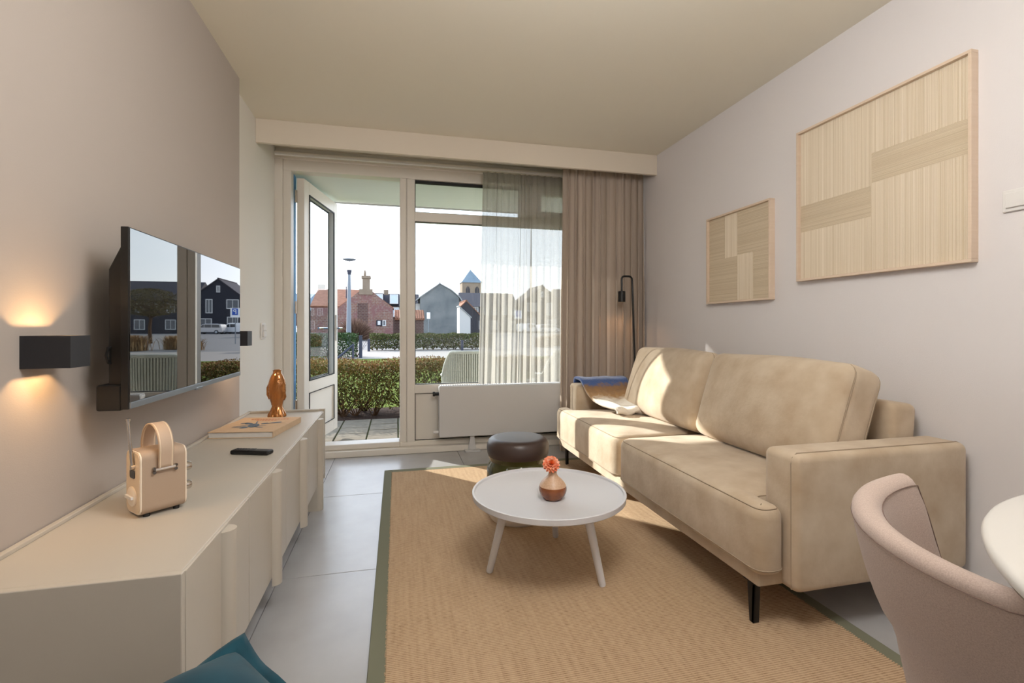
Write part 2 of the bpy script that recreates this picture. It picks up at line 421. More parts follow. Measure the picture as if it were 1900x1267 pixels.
class MB:
    """collects geometry in room coordinates, then links it as ONE mesh object"""
    def __init__(s):
        s.v, s.f = [], []
    def add(s, vs, fs, mt=None):
        n = len(s.v)
        s.v += [tuple(mt @ Vector(v)) if mt else tuple(v) for v in vs]
        s.f += [tuple(i + n for i in f) for f in fs]
        return s
    def box(s, x0, x1, y0, y1, z0, z1, mt=None):
        vs = [(x, y, z) for z in (z0, z1) for y in (y0, y1) for x in (x0, x1)]
        return s.add(vs, [(0, 2, 3, 1), (4, 5, 7, 6), (0, 1, 5, 4), (2, 6, 7, 3), (0, 4, 6, 2), (1, 3, 7, 5)], mt)
    def prism(s, poly, axis, a, b, mt=None):
        """poly: 2D outline; axis 'x' -> (y,z), 'y' -> (x,z), 'z' -> (x,y)"""
        def P(p, t):
            return {'x': (t, p[0], p[1]), 'y': (p[0], t, p[1]), 'z': (p[0], p[1], t)}[axis]
        n = len(poly)
        vs = [P(p, a) for p in poly] + [P(p, b) for p in poly]
        fs = [tuple(range(n))[::-1], tuple(range(n, 2 * n))] + [(i, (i + 1) % n, n + (i + 1) % n, n + i) for i in range(n)]
        return s.add(vs, fs, mt)
    def tube(s, pts, r, seg=8, caps=True, closed=False):
        pts = [Vector(p) for p in pts]
        n = len(pts)
        rr = r if isinstance(r, (list, tuple)) else [r] * n
        vs, fs = [], []
        prev = None
        for i, p in enumerate(pts):
            if closed:
                t = (pts[(i + 1) % n] - pts[i - 1]).normalized()
            else:
                t = (pts[min(i + 1, n - 1)] - pts[max(i - 1, 0)]).normalized()
            if prev is None:
                u = t.orthogonal().normalized()
            else:
                u = (prev - t * prev.dot(t))
                u = u.normalized() if u.length > 1e-6 else t.orthogonal().normalized()
            prev = u
            w = t.cross(u)
            for k in range(seg):
                a = 2 * PI * k / seg
                vs.append(p + (u * math.cos(a) + w * math.sin(a)) * rr[i])
        rng = n if closed else n - 1
        for i in range(rng):
            j = (i + 1) % n
            for k in range(seg):
                l = (k + 1) % seg
                fs.append((i * seg + k, i * seg + l, j * seg + l, j * seg + k))
        if caps and not closed:
            fs.append(tuple(range(seg))[::-1])
            fs.append(tuple((n - 1) * seg + k for k in range(seg)))
        return s.add(vs, fs)
    def lathe(s, prof, cx, cy, seg=48, cz=0.0, mt=None):
        """prof: (radius, z) from bottom to top"""
        vs, fs, rows = [], [], []
        for r, z in prof:
            if r < 1e-6:
                rows.append([len(vs)]); vs.append((cx, cy, cz + z))
            else:
                rows.append(list(range(len(vs), len(vs) + seg)))
                vs += [(cx + r * math.cos(2 * PI * k / seg), cy + r * math.sin(2 * PI * k / seg), cz + z) for k in range(seg)]
        for a, b in zip(rows, rows[1:]):
            for k in range(seg):
                l = (k + 1) % seg
                if len(a) == 1 and len(b) == 1:
                    continue
                if len(a) == 1:
                    fs.append((a[0], b[l], b[k]))
                elif len(b) == 1:
                    fs.append((a[k], a[l], b[0]))
                else:
                    fs.append((a[k], a[l], b[l], b[k]))
        return s.add(vs, fs, mt)
    def grid(s, fn, nu, nv, closed_u=False, mt=None):
        vs = [fn(i / (nu if closed_u else nu - 1), j / (nv - 1)) for j in range(nv) for i in range(nu)]
        fs = []
        for j in range(nv - 1):
            for i in range(nu if closed_u else nu - 1):
                k = (i + 1) % nu
                fs.append((j * nu + i, j * nu + k, (j + 1) * nu + k, (j + 1) * nu + i))
        return s.add(vs, fs, mt)
    def rbox(s, c, size, r, bulge=(0, 0, 0), n=9, mt=None, wob=0.0):
        """box with rounded edges, faces that can swell: a cushion"""
        h = [d / 2 for d in size]
        def ts(hh):
            e = min(r / hh, 0.98)
            a = [-1 + e * (1 - math.cos(k / 4 * PI / 2)) for k in range(5)]
            b = [-1 + e + (2 - 2 * e) * k / n for k in range(1, n)]
            return a + b + [-x for x in a[::-1]]
        T = [ts(x) for x in h]
        idx, vs, fs = {}, [], []
        def vert(i, j, k):
            key = (i, j, k)
            if key in idx:
                return idx[key]
            p = Vector((T[0][i] * h[0], T[1][j] * h[1], T[2][k] * h[2]))
            q = Vector([max(-(h[a] - r), min(h[a] - r, p[a])) for a in range(3)])
            d = p - q
            if d.length > 1e-9:
                p = q + d.normalized() * r
            u = [p[a] / h[a] for a in range(3)]
            o = [0, 0, 0]
            for a in range(3):
                b1, b2 = [x for x in range(3) if x != a]
                o[a] = u[a] * bulge[a] * max(0, 1 - u[b1] ** 2) * max(0, 1 - u[b2] ** 2)
            p = p + Vector(o)
            if wob:
                p += Vector((math.sin(9 * p.y + 4 * p.z), math.sin(8 * p.x + 6 * p.z + 1), math.sin(7 * p.x + 9 * p.y + 2))) * wob
            idx[key] = len(vs)
            vs.append(p + Vector(c))
            return idx[key]
        N = [len(t) - 1 for t in T]
        for a in range(3):
            b1, b2 = (a + 1) % 3, (a + 2) % 3
            for side in (0, N[a]):
                for i in range(N[b1]):
                    for j in range(N[b2]):
                        qd = []
                        for (di, dj) in ((0, 0), (1, 0), (1, 1), (0, 1)):
                            k = [0, 0, 0]; k[a] = side; k[b1] = i + di; k[b2] = j + dj
                            qd.append(vert(*k))
                        fs.append(tuple(qd) if side else tuple(qd[::-1]))
        return s.add(vs, fs, mt)
    def build(s, name, m, parent=None, smooth=False, bevel=0, seg=2, loc=None, angle=35, solid=0, weld=0):
        me = bpy.data.meshes.new(name)
        if parent is not None:
            inv = WM(parent).inverted()
        elif loc is not None:
            inv = Matrix.Translation(Vector(loc)).inverted()
        else:
            inv = Matrix.Identity(4)
        me.from_pydata([tuple(inv @ Vector(v)) for v in s.v], [], s.f)
        me.validate()
        ms = m if isinstance(m, (list, tuple)) else [m]
        for x in ms:
            me.materials.append(x)
        o = bpy.data.objects.new(name, me)
        COL.objects.link(o)
        if parent is not None:
            o.parent = parent
        elif loc is not None:
            o.location = loc
        if smooth:
            me.polygons.foreach_set('use_smooth', [True] * len(me.polygons))
            try:
                me.set_sharp_from_angle(angle=math.radians(angle))
            except Exception:
                pass
        bm = bmesh.new(); bm.from_mesh(me)
        if weld:
            bmesh.ops.remove_doubles(bm, verts=bm.verts, dist=weld)
        bmesh.ops.recalc_face_normals(bm, faces=bm.faces)
        bm.to_mesh(me); bm.free()
        if bevel:
            b = o.modifiers.new('bevel', 'BEVEL'); b.width = bevel; b.segments = seg; b.limit_method = 'ANGLE'
            b.angle_limit = math.radians(40)
            me.polygons.foreach_set('use_smooth', [True] * len(me.polygons))
            b.harden_normals = True
        if solid:
            k = o.modifiers.new('thickness', 'SOLIDIFY'); k.thickness = solid; k.offset = 0
        return o

def thing(name, label, cat, loc=(0, 0, 0), rz=0, group=None):
    o = bpy.data.objects.new(name, None)
    COL.objects.link(o)
    o.empty_display_size = 0.05
    o.location = loc
    o.rotation_euler = (0, 0, rz)
    o['label'] = label; o['category'] = cat
    if group:
        o['group'] = group
    return o

def tag(o, label, cat, group=None):
    o['label'] = label; o['category'] = cat
    if group:
        o['group'] = group
    return o

def struct(o, label=None):
    o['kind'] = 'structure'
    if label:
        o['label'] = label
    return o

def sroot(name, loc=(0, 0, 0)):
    o = bpy.data.objects.new(name, None)
    COL.objects.link(o); o.location = loc
    o['kind'] = 'structure'
    return o

def stuff(o):
    o['kind'] = 'stuff'
    return o

def B(*a):
    return MB().box(*a)

def T(x, y, z, rz=0, rx=0, ry=0):
    return Matrix.Translation((x, y, z)) @ Matrix.Rotation(rz, 4, 'Z') @ Matrix.Rotation(ry, 4, 'Y') @ Matrix.Rotation(rx, 4, 'X')

def raw_mesh(name, verts, faces_n, m, parent=None, loc=None):
    """verts (N*k,3) numpy with k corners per loose face"""
    k = faces_n
    n = len(verts) // k
    me = bpy.data.meshes.new(name)
    me.vertices.add(len(verts))
    v = np.asarray(verts, dtype=np.float32).copy()
    if parent is not None:
        t = WM(parent).translation
        v -= np.array(t, dtype=np.float32)
    elif loc is not None:
        v -= np.array(loc, dtype=np.float32)
    me.vertices.foreach_set('co', v.ravel())
    me.loops.add(n * k)
    me.loops.foreach_set('vertex_index', np.arange(n * k, dtype=np.int32))
    me.polygons.add(n)
    me.polygons.foreach_set('loop_start', np.arange(0, n * k, k, dtype=np.int32))
    me.polygons.foreach_set('loop_total', np.full(n, k, dtype=np.int32))
    me.update(calc_edges=True)
    me.materials.append(m)
    o = bpy.data.objects.new(name, me)
    COL.objects.link(o)
    if parent is not None:
        o.parent = parent
    elif loc is not None:
        o.location = loc
    return o

RNG = np.random.default_rng(11)
def leaf_verts(centers, size, up=0.3):
    n = len(centers)
    d = RNG.normal(size=(n, 3)); d[:, 2] += up
    d /= np.linalg.norm(d, axis=1)[:, None]
    a = RNG.normal(size=(n, 3))
    s_ = np.cross(d, a); s_ /= np.linalg.norm(s_, axis=1)[:, None]
    L = size * RNG.uniform(0.6, 1.3, n)[:, None]
    w = L * 0.5
    p = np.stack([centers - d * L * .5, centers + s_ * w * .5, centers + d * L * .5, centers - s_ * w * .5], 1)
    return p.reshape(-1, 3)

# ------------------------------------------------------------------ setting: room shell
XL, XL2, XR, YF, YB, ZC = -0.877, -0.935, 2.10, 4.13, -3.2, 2.475
floor = struct(B(XL - .2, XR + .1, YB - .1, YF - .02, -0.12, -0.006).build('floor', M['grout'], loc=(0.6, 0.5, 0)), 'large pale grey floor tiles with thin joints')
tiles = {}
xs = [XL - .06, -0.48, 0.50, 1.48, XR]
ys = [YB, -2.74, -1.76, -0.78, 0.20, 1.185, 2.166, 3.15, YF - .03]
for i in range(len(xs) - 1):
    for j in range(len(ys) - 1):
        g = 0.0015
        k = (round(xs[i + 1] - xs[i], 3), round(ys[j + 1] - ys[j], 3))
        if k not in tiles:
            o = B(-k[0] / 2 + g, k[0] / 2 - g, -k[1] / 2 + g, k[1] / 2 - g, -0.006, 0).build('tile', M['tile'], bevel=0.001, seg=1)
            tiles[k] = o
        else:
            o = tiles[k].copy(); COL.objects.link(o)
        o.name = 'tile'
        o.parent = floor
        o.location = Vector(((xs[i] + xs[i + 1]) / 2, (ys[j] + ys[j + 1]) / 2, 0)) - floor.location
struct(B(XL2 - .2, XR + .15, YB - .1, YF + .1, ZC, ZC + .15).build('ceiling', M['ceiling']), 'plain cream ceiling')
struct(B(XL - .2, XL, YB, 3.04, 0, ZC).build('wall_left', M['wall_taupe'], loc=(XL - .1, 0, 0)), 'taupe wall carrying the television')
struct(B(XL - .2, XL2, 3.04, YF + .1, 0, ZC).build('wall_left', M['wall_white'], loc=(XL2, 3.6, 0)), 'white set-back wall beside the balcony door')
struct(B(XR, XR + .15, YB, YF + .1, 0, ZC).build('wall_right', M['wall'], loc=(XR, 0, 0)), 'pale textured wall behind the sofa')
struct(B(XL - .2, XR + .15, YB - .15, YB, 0, ZC).build('wall_back', M['wall'], loc=(0, YB, 0)))
wf = MB()
wf.box(XL2 - .2, -0.945, YF, YF + .2, 0, ZC)
wf.box(-0.945, 1.82, YF, YF + .2, 2.42, ZC)
wf.box(1.82, XR + .15, YF, YF + .2, 0, ZC)
struct(wf.build('wall_front', M['wall_white'], loc=(0, YF, 0)))
struct(B(XL2, XR, 3.585, 3.615, 2.312, ZC).build('trim_1', M['trim'], loc=(0, 3.6, 2.312), bevel=0.002), 'cream pelmet board across the window')
struct(B(-0.945, 1.82, 4.06, YF + .02, 0, 0.05).build('trim_2', M['pvc'], loc=(0, 4.1, 0), bevel=0.006))
# fill globes added overhead, out of view, to light the room evenly
for i, (gx, gy) in enumerate(((0.50, 0.75), (0.6, -1.9))):
    g = thing('fill_lamp', ('large unseen globe added overhead as fill light for the room', 'smaller unseen globe added as fill light at the back of the room')[i], 'lamp', (gx, gy, ZC))
    MB().lathe([(0, 0), (.06, 0), (.06, -.02), (0.012, -.03), (.012, -.10), (0, -.10)], gx, gy, 24, ZC).build('fill_lamp_mount', M['blackmetal'], g, True)
    MB().lathe([((.28, .17)[i] * math.sin(PI * k / 16), -.10 - (.28, .17)[i] - (.28, .17)[i] * math.cos(PI * k / 16)) for k in range(17)], gx, gy, 32, ZC).build('globe', M['globe'], g, True)

# ------------------------------------------------------------------ setting: window front and balcony door
win = sroot('window_1', (0.1, YF, 0)); win['label'] = 'white framed window with fanlight beside the balcony door'
YO = YF + 0.11
def fr(name, *a, m='pvc', p=win, bev=0.004):
    return B(*a).build(name, M[m], p, bevel=bev)
fr('frame', -0.945, -0.878, YF - .02, YF + .02, 0.05, 2.44)            # wall lining
fr('frame', -0.878, -0.82, YF, YO, 0.05, 2.30)
fr('frame', -0.878, 1.82, YF, YO, 2.30, 2.42)
fr('frame', 1.74, 1.82, YF + .001, YO, 0.05, 2.30)
fr('casing', -0.945, 1.82, YF - .03, YF + .01, 2.385, 2.44)
fr('mullion', 0.026, 0.078, YF, YO, 0.05, 2.30)
fr('mullion', 0.084, 0.150, YF, YO, 0.05, 2.30)
B(0.074, 0.088, YF + .012, YO - .01, 0.05, 2.30).build('mullion_cover', M['pvc'], win)
fr('transom', 0.15, 1.74, YF, YO - .02, 1.947, 2.024)
fr('mullion', 1.065, 1.205, YF, YO - .02, 2.024, 2.30)
fr('rail', 0.15, 1.74, YF, YO - .02, 0.49, 0.563)
fr('rail', 0.15, 1.74, YF, YO - .02, 0.05, 0.09)
fr('sill', 0.026, 1.82, YF - .01, YF + .0, 0.05, 0.085)
fr('panel', 0.153, 1.74, YF + .025, YF + .06, 0.09, 0.49, bev=0.0)
s_ = MB()
for (x0, x1, z0, z1) in ((0.15, 1.74, 0.563, 1.947), (0.15, 1.065, 2.024, 2.285), (1.205, 1.74, 2.024, 2.285), (0.150, 1.74, 0.089, 0.490)):
    t = .006
    yy0, yy1 = YF + .02, YF + .03
    s_.box(x0, x1, yy0, yy1, z0, z0 + t); s_.box(x0, x1, yy0, yy1, z1 - t, z1)
    s_.box(x0, x0 + t, yy0, yy1, z0, z1); s_.box(x1 - t, x1, yy0, yy1, z0, z1)
s_.box(.15, 1.065, YF + .03, YF + .05, 2.275, 2.30)
s_.build('seal', M['seal'], win)
for (x0, x1, z0, z1) in ((0.15, 1.74, 0.563, 1.947), (0.15, 1.065, 2.024, 2.30), (1.205, 1.74, 2.024, 2.30)):
    B(x0, x1, YF + .04, YF + .046, z0, z1).build('pane', M['glass'], win)
c_ = MB()          # inner casement of the second fanlight
c_.box(1.205, 1.26, YF - .01, YF + .04, 2.03, 2.30); c_.box(1.26, 1.74, YF - .01, YF + .04, 2.03, 2.085); c_.box(1.26, 1.74, YF - .01, YF + .04, 2.235, 2.30)
c_.build('casement', M['pvc'], win, bevel=.003)

door = sroot('door_1', (-0.79, 4.20, 0.06)); door['label'] = 'white glazed balcony door standing open outwards'
door.rotation_euler = (0, 0, math.atan2(.80, .16))
def dl(name, a0, a1, t0, t1, z0, z1, m='pvc', bev=.004, par=None):
    mt = WM(door)
    return MB().box(a0, a1, t0, t1, z0 - .06, z1 - .06, mt).build(name, M[m], par or door, bevel=bev)
LW, LT = 0.835, 0.06
dl('stile', 0.0, 0.105, -LT, 0, 0.06, 2.262)
dl('stile', LW - .105, LW, -LT, 0, 0.06, 2.262)
dl('top_rail', 0.105, LW - .105, -LT, 0, 2.155, 2.262)
dl('middle_rail', 0.105, LW - .105, -LT, 0, 0.50, 0.60)
dl('bottom_rail', 0.105, LW - .105, -LT, 0, 0.06, 0.17)
dl('panel', 0.105, LW - .105, -LT + .015, -.015, 0.17, 0.50, bev=0)
dl('pane', 0.105, LW - .105, -.034, -.028, 0.60, 2.155, 'glass', 0)
mt = WM(door)
s_ = MB()
for (z0, z1, t) in ((0.60, 2.155, .012), (0.17, .50, .005)):
    for yy in ((-.008, .0), (-LT, -LT + .008)):
        s_.box(.105, .105 + t, yy[0] - .006, yy[1] - .006, z0 - .06, z1 - .06, mt); s_.box(LW - .105 - t, LW - .105, yy[0] - .006, yy[1] - .006, z0 - .06, z1 - .06, mt)
        s_.box(.105, LW - .105, yy[0] - .006, yy[1] - .006, z0 - .06, z0 - .06 + t, mt); s_.box(.105, LW - .105, yy[0] - .006, yy[1] - .006, z1 - .06 - t, z1 - .06, mt)
s_.build('seal', M['seal'], door)
h_ = MB()
h_.box(LW - .07, LW - .035, -.072, -.06, .86, 1.11, mt); h_.box(LW - .07, LW - .035, 0, .012, .86, 1.11, mt)
hp = h_.build('handle_plate', M['white_wood'], door, bevel=.003)
h2 = MB()
for sgn, yb in ((-1, -.072), (1, .012)):
    h2.tube([mt @ Vector((LW - .052, yb, .98)), mt @ Vector((LW - .052, yb + sgn * .045, .98)), mt @ Vector((LW - .07, yb + sgn * .052, .98)), mt @ Vector((LW - .17, yb + sgn * .052, .98))], .009, 8)
h2.build('handle', M['chrome'], hp, True)
hg = MB()
for z in (.35, 1.15, 2.05):
    hg.tube([mt @ Vector((-.012, .0, z - .05)), mt @ Vector((-.012, .0, z + .05))], .011, 8)
hg.build('hinge', M['chrome'], door, True)
MB().tube([mt @ Vector((LW - .01, -.01, 2.19)), mt @ Vector((LW + .035, -.02, 2.20))], .012, 8).build('stay_catch', M['galv'], door, True)
struct(B(-0.82, 0.026, YF - .02, YO + .02, 0.05, 0.095).build('trim_3', M['pvc'], loc=(-.4, YF, .05), bevel=.008))

# thermostat plate on the set-back wall
t = thing('light_switch', 'small white switch plate by the balcony door', 'switch', (XL2, 3.755, 1.02))
B(XL2, XL2 + .012, 3.70, 3.80, .965, 1.08).build('plate', M['switch'], t, bevel=.004)
B(XL2 + .012, XL2 + .022, 3.715, 3.785, .98, 1.02).build('rocker', M['switch'], t, bevel=.003)
B(XL2 + .012, XL2 + .022, 3.715, 3.785, 1.026, 1.066).build('rocker', M['switch'], t, bevel=.003)
t = thing('light_switch', 'white double rocker switch right of the large thread picture', 'switch', (XR, 1.17, 1.495))
B(XR - .010, XR, 1.095, 1.25, 1.455, 1.532).build('plate', M['switch'], t, bevel=.004)
B(XR - .017, XR - .010, 1.175, 1.237, 1.468, 1.52).build('rocker', M['switch'], t, bevel=.003)
B(XR - .017, XR - .010, 1.108, 1.170, 1.468, 1.52).build('rocker', M['switch'], t, bevel=.003)

# ------------------------------------------------------------------ radiator
t = thing('radiator', 'flat white panel radiator on a foot below the window', 'radiator', (0.9, 4.07, 0))
B(.344, 1.62, 4.015, 4.035, .131, .555).build('front_panel', M['radiator'], t, bevel=.005)
B(.36, 1.60, 4.085, 4.10, .14, .55).build('back_panel', M['radiator'], t, bevel=.003)
B(.344, .352, 4.035, 4.10, .14, .55).build('side_panel', M['radiator'], t, bevel=.002)
g = MB()
g.box(.35, 1.61, 4.03, 4.04, .552, .561); g.box(.35, 1.61, 4.088, 4.10, .552, .561)
for k in range(64):
    x = .352 + k * .0198
    g.box(x, x + .011, 4.04, 4.088, .552, .560)
g.build('top_grille', M['radiator'], t)
f = MB(); f.prism([(.59, 0.012), (.66, .012), (.642, .13), (.61, .13)], 'y', 4.045, 4.065)
f.box(.56, .69, 4.0, 4.085, 0, .012); f.box(.605, .645, 4.035, 4.09, .12, .15)
f.build('foot', M['radiator'], t, bevel=.002)
v_ = MB(); v_.lathe([(0, 0), (.014, 0), (.014, .03), (.02, .034), (.02, .05), (0, .05)], 0, 0, 12, 0, T(.345, 4.06, .49, 0, 0, -PI / 2))
v_.build('valve', M['seal'], t, True)
v_ = MB(); v_.lathe([(0, 0), (.014, 0), (.016, .02), (.01, .045), (0, .045)], 0, 0, 12, 0, T(.345, 4.06, .17, 0, 0, -PI / 2))
v_.build('drain_plug', M['switch'], t, True)

# ------------------------------------------------------------------ curtains
def fold_curve(n, width, amp, seed, warp=.5, pinch=0.0):
    r = random.Random(seed)
    ph = [r.uniform(.75, 1.25) for _ in range(n)]
    tot = sum(ph); acc = 0; knots = [0]
    for p in ph:
        acc += p / tot; knots.append(acc)
    am = [r.uniform(.55, 1.2) for _ in range(n)]
    def f(u):
        for i in range(n):
            if u <= knots[i + 1] or i == n - 1:
                l = (u - knots[i]) / (knots[i + 1] - knots[i])
                return i, l, am[i]
    return f
def curtain(name, x0t, x1t, x0b, x1b, y, zt, zb, n, amp, seed, m, parent, nu, nv=26, top_amp=.5):
    f = fold_curve(n, x1t - x0t, amp, seed)
    r = random.Random(seed + 5)
    tilt = [r.uniform(-1, 1) for _ in range(n)]
    def fn(u, v):
        i, l, a = f(u)
        z = zt + (zb - zt) * v
        k = top_amp + (1 - top_amp) * min(1, v * 2.2)
        x0 = x0t + (x0b - x0t) * v; x1 = x1t + (x1b - x1t) * v
        s = math.sin(2 * PI * l)
        yy = y + amp * a * k * (s + .35 * math.sin(4 * PI * l + 1 + 2 * tilt[i] + v)) 
        x = x0 + (x1 - x0) * u + .35 * amp * a * k * math.sin(4 * PI * l + .6) + .012 * tilt[i] * math.sin(2.2 * v + i)* math.sin(PI*u)
        return (x, yy, z)
    mb = MB().grid(fn, nu, nv)
    return mb.build(name, m, parent, True, angle=180)
t = thing('sheer_curtain', 'thin translucent sheer curtain hanging over the window above the radiator', 'curtain', (1.05, 3.96, 2.37))
curtain('voile', .700, 1.46, .662, 1.46, 3.96, 2.345, .575, 12, .016, 3, M['sheer'], t, 240, 24, .55)
curtain('heading_band', .700, 1.46, .698, 1.46, 3.963, 2.352, 2.265, 12, .016, 3, M['sheer'], t, 240, 4, .55)
B(-0.90, 2.08, 3.945, 3.975, 2.362, 2.376).build('curtain_rail', M['switch'], t, bevel=.002)
t = thing('drape_curtain', 'heavy taupe floor-length drape gathered in the corner behind the sofa', 'curtain', (1.7, 3.79, 2.45))
dr = curtain('drape', 1.345, 2.085, 1.325, 2.085, 3.79, 2.42, .015, 11, .042, 21, M['drape'], t, 300, 30, .45)
B(-.90, 2.08, 3.775, 3.805, 2.43, 2.445).build('curtain_rail', M['switch'], t, bevel=.002)

# ------------------------------------------------------------------ TV, sconces
t = thing('television', 'flat television on the taupe wall reflecting the street', 'television', (-.75, 2.07, 1.08))
TX, Y0, Y1, Z0, Z1 = -.735, 1.572, 2.562, .817, 1.335
B(TX - .022, TX - .002, Y0, Y1, Z0, Z1).build('bezel', M['tvbody'], t, bevel=.002)
B(TX - .004, TX, Y0 + .004, Y1 - .004, Z0 + .020, Z1 - .004).build('screen', M['screen'], t)
B(TX - .004, TX + .002, Y0 + .004, Y1 - .004, Z0 + .001, Z0 + .019).build('bottom_strip', M['silver'], t, bevel=.001)
B(TX - .003, TX + .004, 2.03, 2.09, Z0 - .003, Z0 + .006).build('badge', M['silver'], t, bevel=.001)
k = MB(); k.prism([(TX - .022, Z0 + .01), (TX - .022, Z1 - .03), (TX - .062, Z1 - .12), (TX - .062, Z0 + .01)], 'y', Y0 + .02, Y1 - .02)
k.build('rear_housing', M['tvbody'], t, bevel=.006)
B(TX - .085, TX - .022, Y0 + .005, Y0 + .16, Z0 - .004, Z0 + .07).build('loudspeaker_box', M['tvbody'], t, bevel=.006)
B(XL + .004, TX - .062, 1.9, 2.25, .95, 1.2).build('wall_bracket', M['tvbody'], t)
MB().tube([(TX - .05, Y0 + .03, 1.00), (TX - .06, Y0 + .016, .99), (TX - .062, Y0 + .012, .97), (TX - .06, Y0 + .016, .95), (TX - .05, Y0 + .03, .94)], .004, 6).build('cable', M['tvbody'], t, True)

def sconce(y0, y1, label, on):
    x0, x1, z0, z1 = XL, -.774, .950, 1.029
    t = thing('wall_sconce', label, 'wall lamp', (XL, (y0 + y1) / 2, .99))
    w = .004
    h = MB()
    h.box(x1 - w, x1, y0, y1, z0, z1); h.box(x0, x1 - w, y0, y0 + w, z0, z1); h.box(x0, x1 - w, y1 - w, y1, z0, z1)
    h.build('housing', M['sconce'], t)
    B(x0, x0 + .030, y0 + w, y1 - w, z0, z1).build('back_plate', M['sconce'], t)
    B(x0 + .030, x1 - w, y0 + w, y1 - w, .986, .993).build('lamp_holder', M['sconce'], t)
    for s, z in ((1, .997), (-1, .982)):
        ymid = (y0 + y1) / 2
        B(x0 + .052, x1 - .024, ymid - .012, ymid + .012, z - .002, z + .002).build('lamp_element', M['bulb'], t)
        ld = bpy.data.lights.new('sconce_light', 'AREA'); ld.energy = SCONCE_W; ld.color = (1.0, .60, .27)
        ld.shape = 'SQUARE'; ld.size = .016
        lo = bpy.data.objects.new('sconce_light', ld); COL.objects.link(lo); lo.parent = t
        lo.location = (.064, 0, z + .004 * s - .99)
        lo.rotation_euler = (PI if s > 0 else 0, 0, 0)
sconce(1.39, 1.468, 'charcoal box wall lamp glowing up and down near the camera', True)
sconce(2.82, 2.90, 'charcoal box wall lamp half hidden past the television edge', True)

# ------------------------------------------------------------------ media cabinet
CX0, CX1, CY0, CY1, CZ = XL + .004, -.44, 1.145, 3.205, .54
t = thing('media_cabinet', 'long low greige media cabinet with half-round pull posts on the left wall', 'cabinet', (-.66, 2.17, 0))
B(CX0, CX1 - .012, CY0 + .018, CY1 - .018, .14, .512).build('carcass', M['cab'], t)
tp = B(CX0, CX1 - .006, CY0 + .018, CY1 - .018, .512, .530).build('top', M['cab'], t, bevel=.003)
B(CX0, CX0 + .016, CY0 + .018, CY1 - .018, .530, .541).build('back_lip', M['cab'], tp, bevel=.002)
B(CX0, CX1 - .03, CY1 - .032, CY1 - .018, .530, .541).build('end_lip', M['cab'], tp, bevel=.002)
ep = B(CX0, CX1, CY0, CY0 + .018, .105, .531).build('end_panel', M['cab'], t, bevel=.003)
B(CX0, CX1 + .004, CY1 - .018, CY1, .105, .541).build('end_panel', M['cab'], t, bevel=.003)
edges = [CY0 + .018, 1.620, 2.126, 2.647, CY1 - .018]
centers = [1.405, 1.925, 2.445, 2.955]
for k in range(4):
    d = B(CX1 - .016, CX1, edges[k] + .0025, edges[k + 1] - .0025, .14, .527).build('door', M['cab'], t, bevel=.0015)
    c = centers[k]; r = .028
    pr = [(CX1, c - r)] + [(CX1 + r * math.sin(PI * q / 14), c - r * math.cos(PI * q / 14)) for q in range(15)] + [(CX1, c + r)]
    MB().prism(pr, 'z', .108, .520).build('pull_post', M['cab'], d, True, angle=30)
for c in (centers[0], centers[3]):
    pr = [(CX1 - .07, c - .034)] + [(CX1 - .004 + .032 * math.sin(PI * q / 12), c - .034 * math.cos(PI * q / 12)) for q in range(13)] + [(CX1 - .07, c + .034)]
    MB().prism(pr, 'z', 0, .139).build('leg', M['cab'], t, True, angle=30)
for c in (centers[0], centers[3]):
    B(CX0 + .02, CX0 + .10, c - .045, c + .045, 0, .139).build('leg', M['cab'], t, bevel=.004)

# ------------------------------------------------------------------ things on the cabinet (top z = .530)
ZT = .530
# radio: prism whose end faces are the dial face and the back
rx, ry = -.664, 1.566
ax = math.radians(43)                 # direction of the prism axis (away from the dial face)
t = thing('radio', 'tan leather portable radio with strap handle and raised aerial', 'radio', (rx, ry, ZT), ax)
RL, RW, RH = .112, .098, .180               # length along axis, face width, height
mt = WM(t)
def rrect(w, h, r, n=6):
    pts = []
    for cx, cy, a0 in ((w / 2 - r, h - r, 0), (-w / 2 + r, h - r, PI / 2), (-w / 2 + r, r, PI), (w / 2 - r, r, 1.5 * PI)):
        pts += [(cx + r * math.cos(a0 + PI / 2 * k / n), cy + r * math.sin(a0 + PI / 2 * k / n)) for k in range(n + 1)]
    return pts
zf = .007
def RP(w, h, r, z, a, b):
    return MB().prism([(x, y + z) for x, y in rrect(w, h, r)], 'x', a, b, mt)
RP(RW, RH - zf, .022, zf, -RL / 2 + .004, RL / 2 - .004).build('body', M['radio'], t, True, angle=30)
for sx in (-1, 1):
    a = sx * RL / 2
    RP(RW - .003, RH - zf - .003, .021, zf + .0015, min(a, a - sx * .004), max(a, a - sx * .004)).build('rim', M['radio_edge'], t, True, angle=30)
RP(RW - .010, RH - zf - .010, .018, zf + .005, -RL / 2 - .0015, -RL / 2 + .001).build('dial_face', M['radio_face'], t, True, angle=30)
RP(RW - .010, RH - zf - .010, .018, zf + .005, RL / 2 - .001, RL / 2 + .0015).build('speaker_face', M['radio_face'], t, True, angle=30)
ft = MB()
for sx in (-1, 1):
    for sy in (-1, 1):
        MB().lathe([(0, 0), (.008, 0), (.008, zf + .002), (0, zf + .002)], sx * .036, sy * .030, 12, 0, mt).build('foot', M['seal'], t, True)
MB().prism([(x, y + .105) for x, y in rrect(.034, .022, .006)], 'x', -RL / 2 - .003, -RL / 2 - .001, mt).build('display', M['display'], t)
dd = MB().lathe([(0, 0), (.027, 0), (.027, .004), (.024, .006), (.0, .006)], 0, 0, 28, 0, mt @ T(-RL / 2 - .001, 0, .055, 0, 0, -PI / 2)).build('dial', M['radio_edge'], t, True)
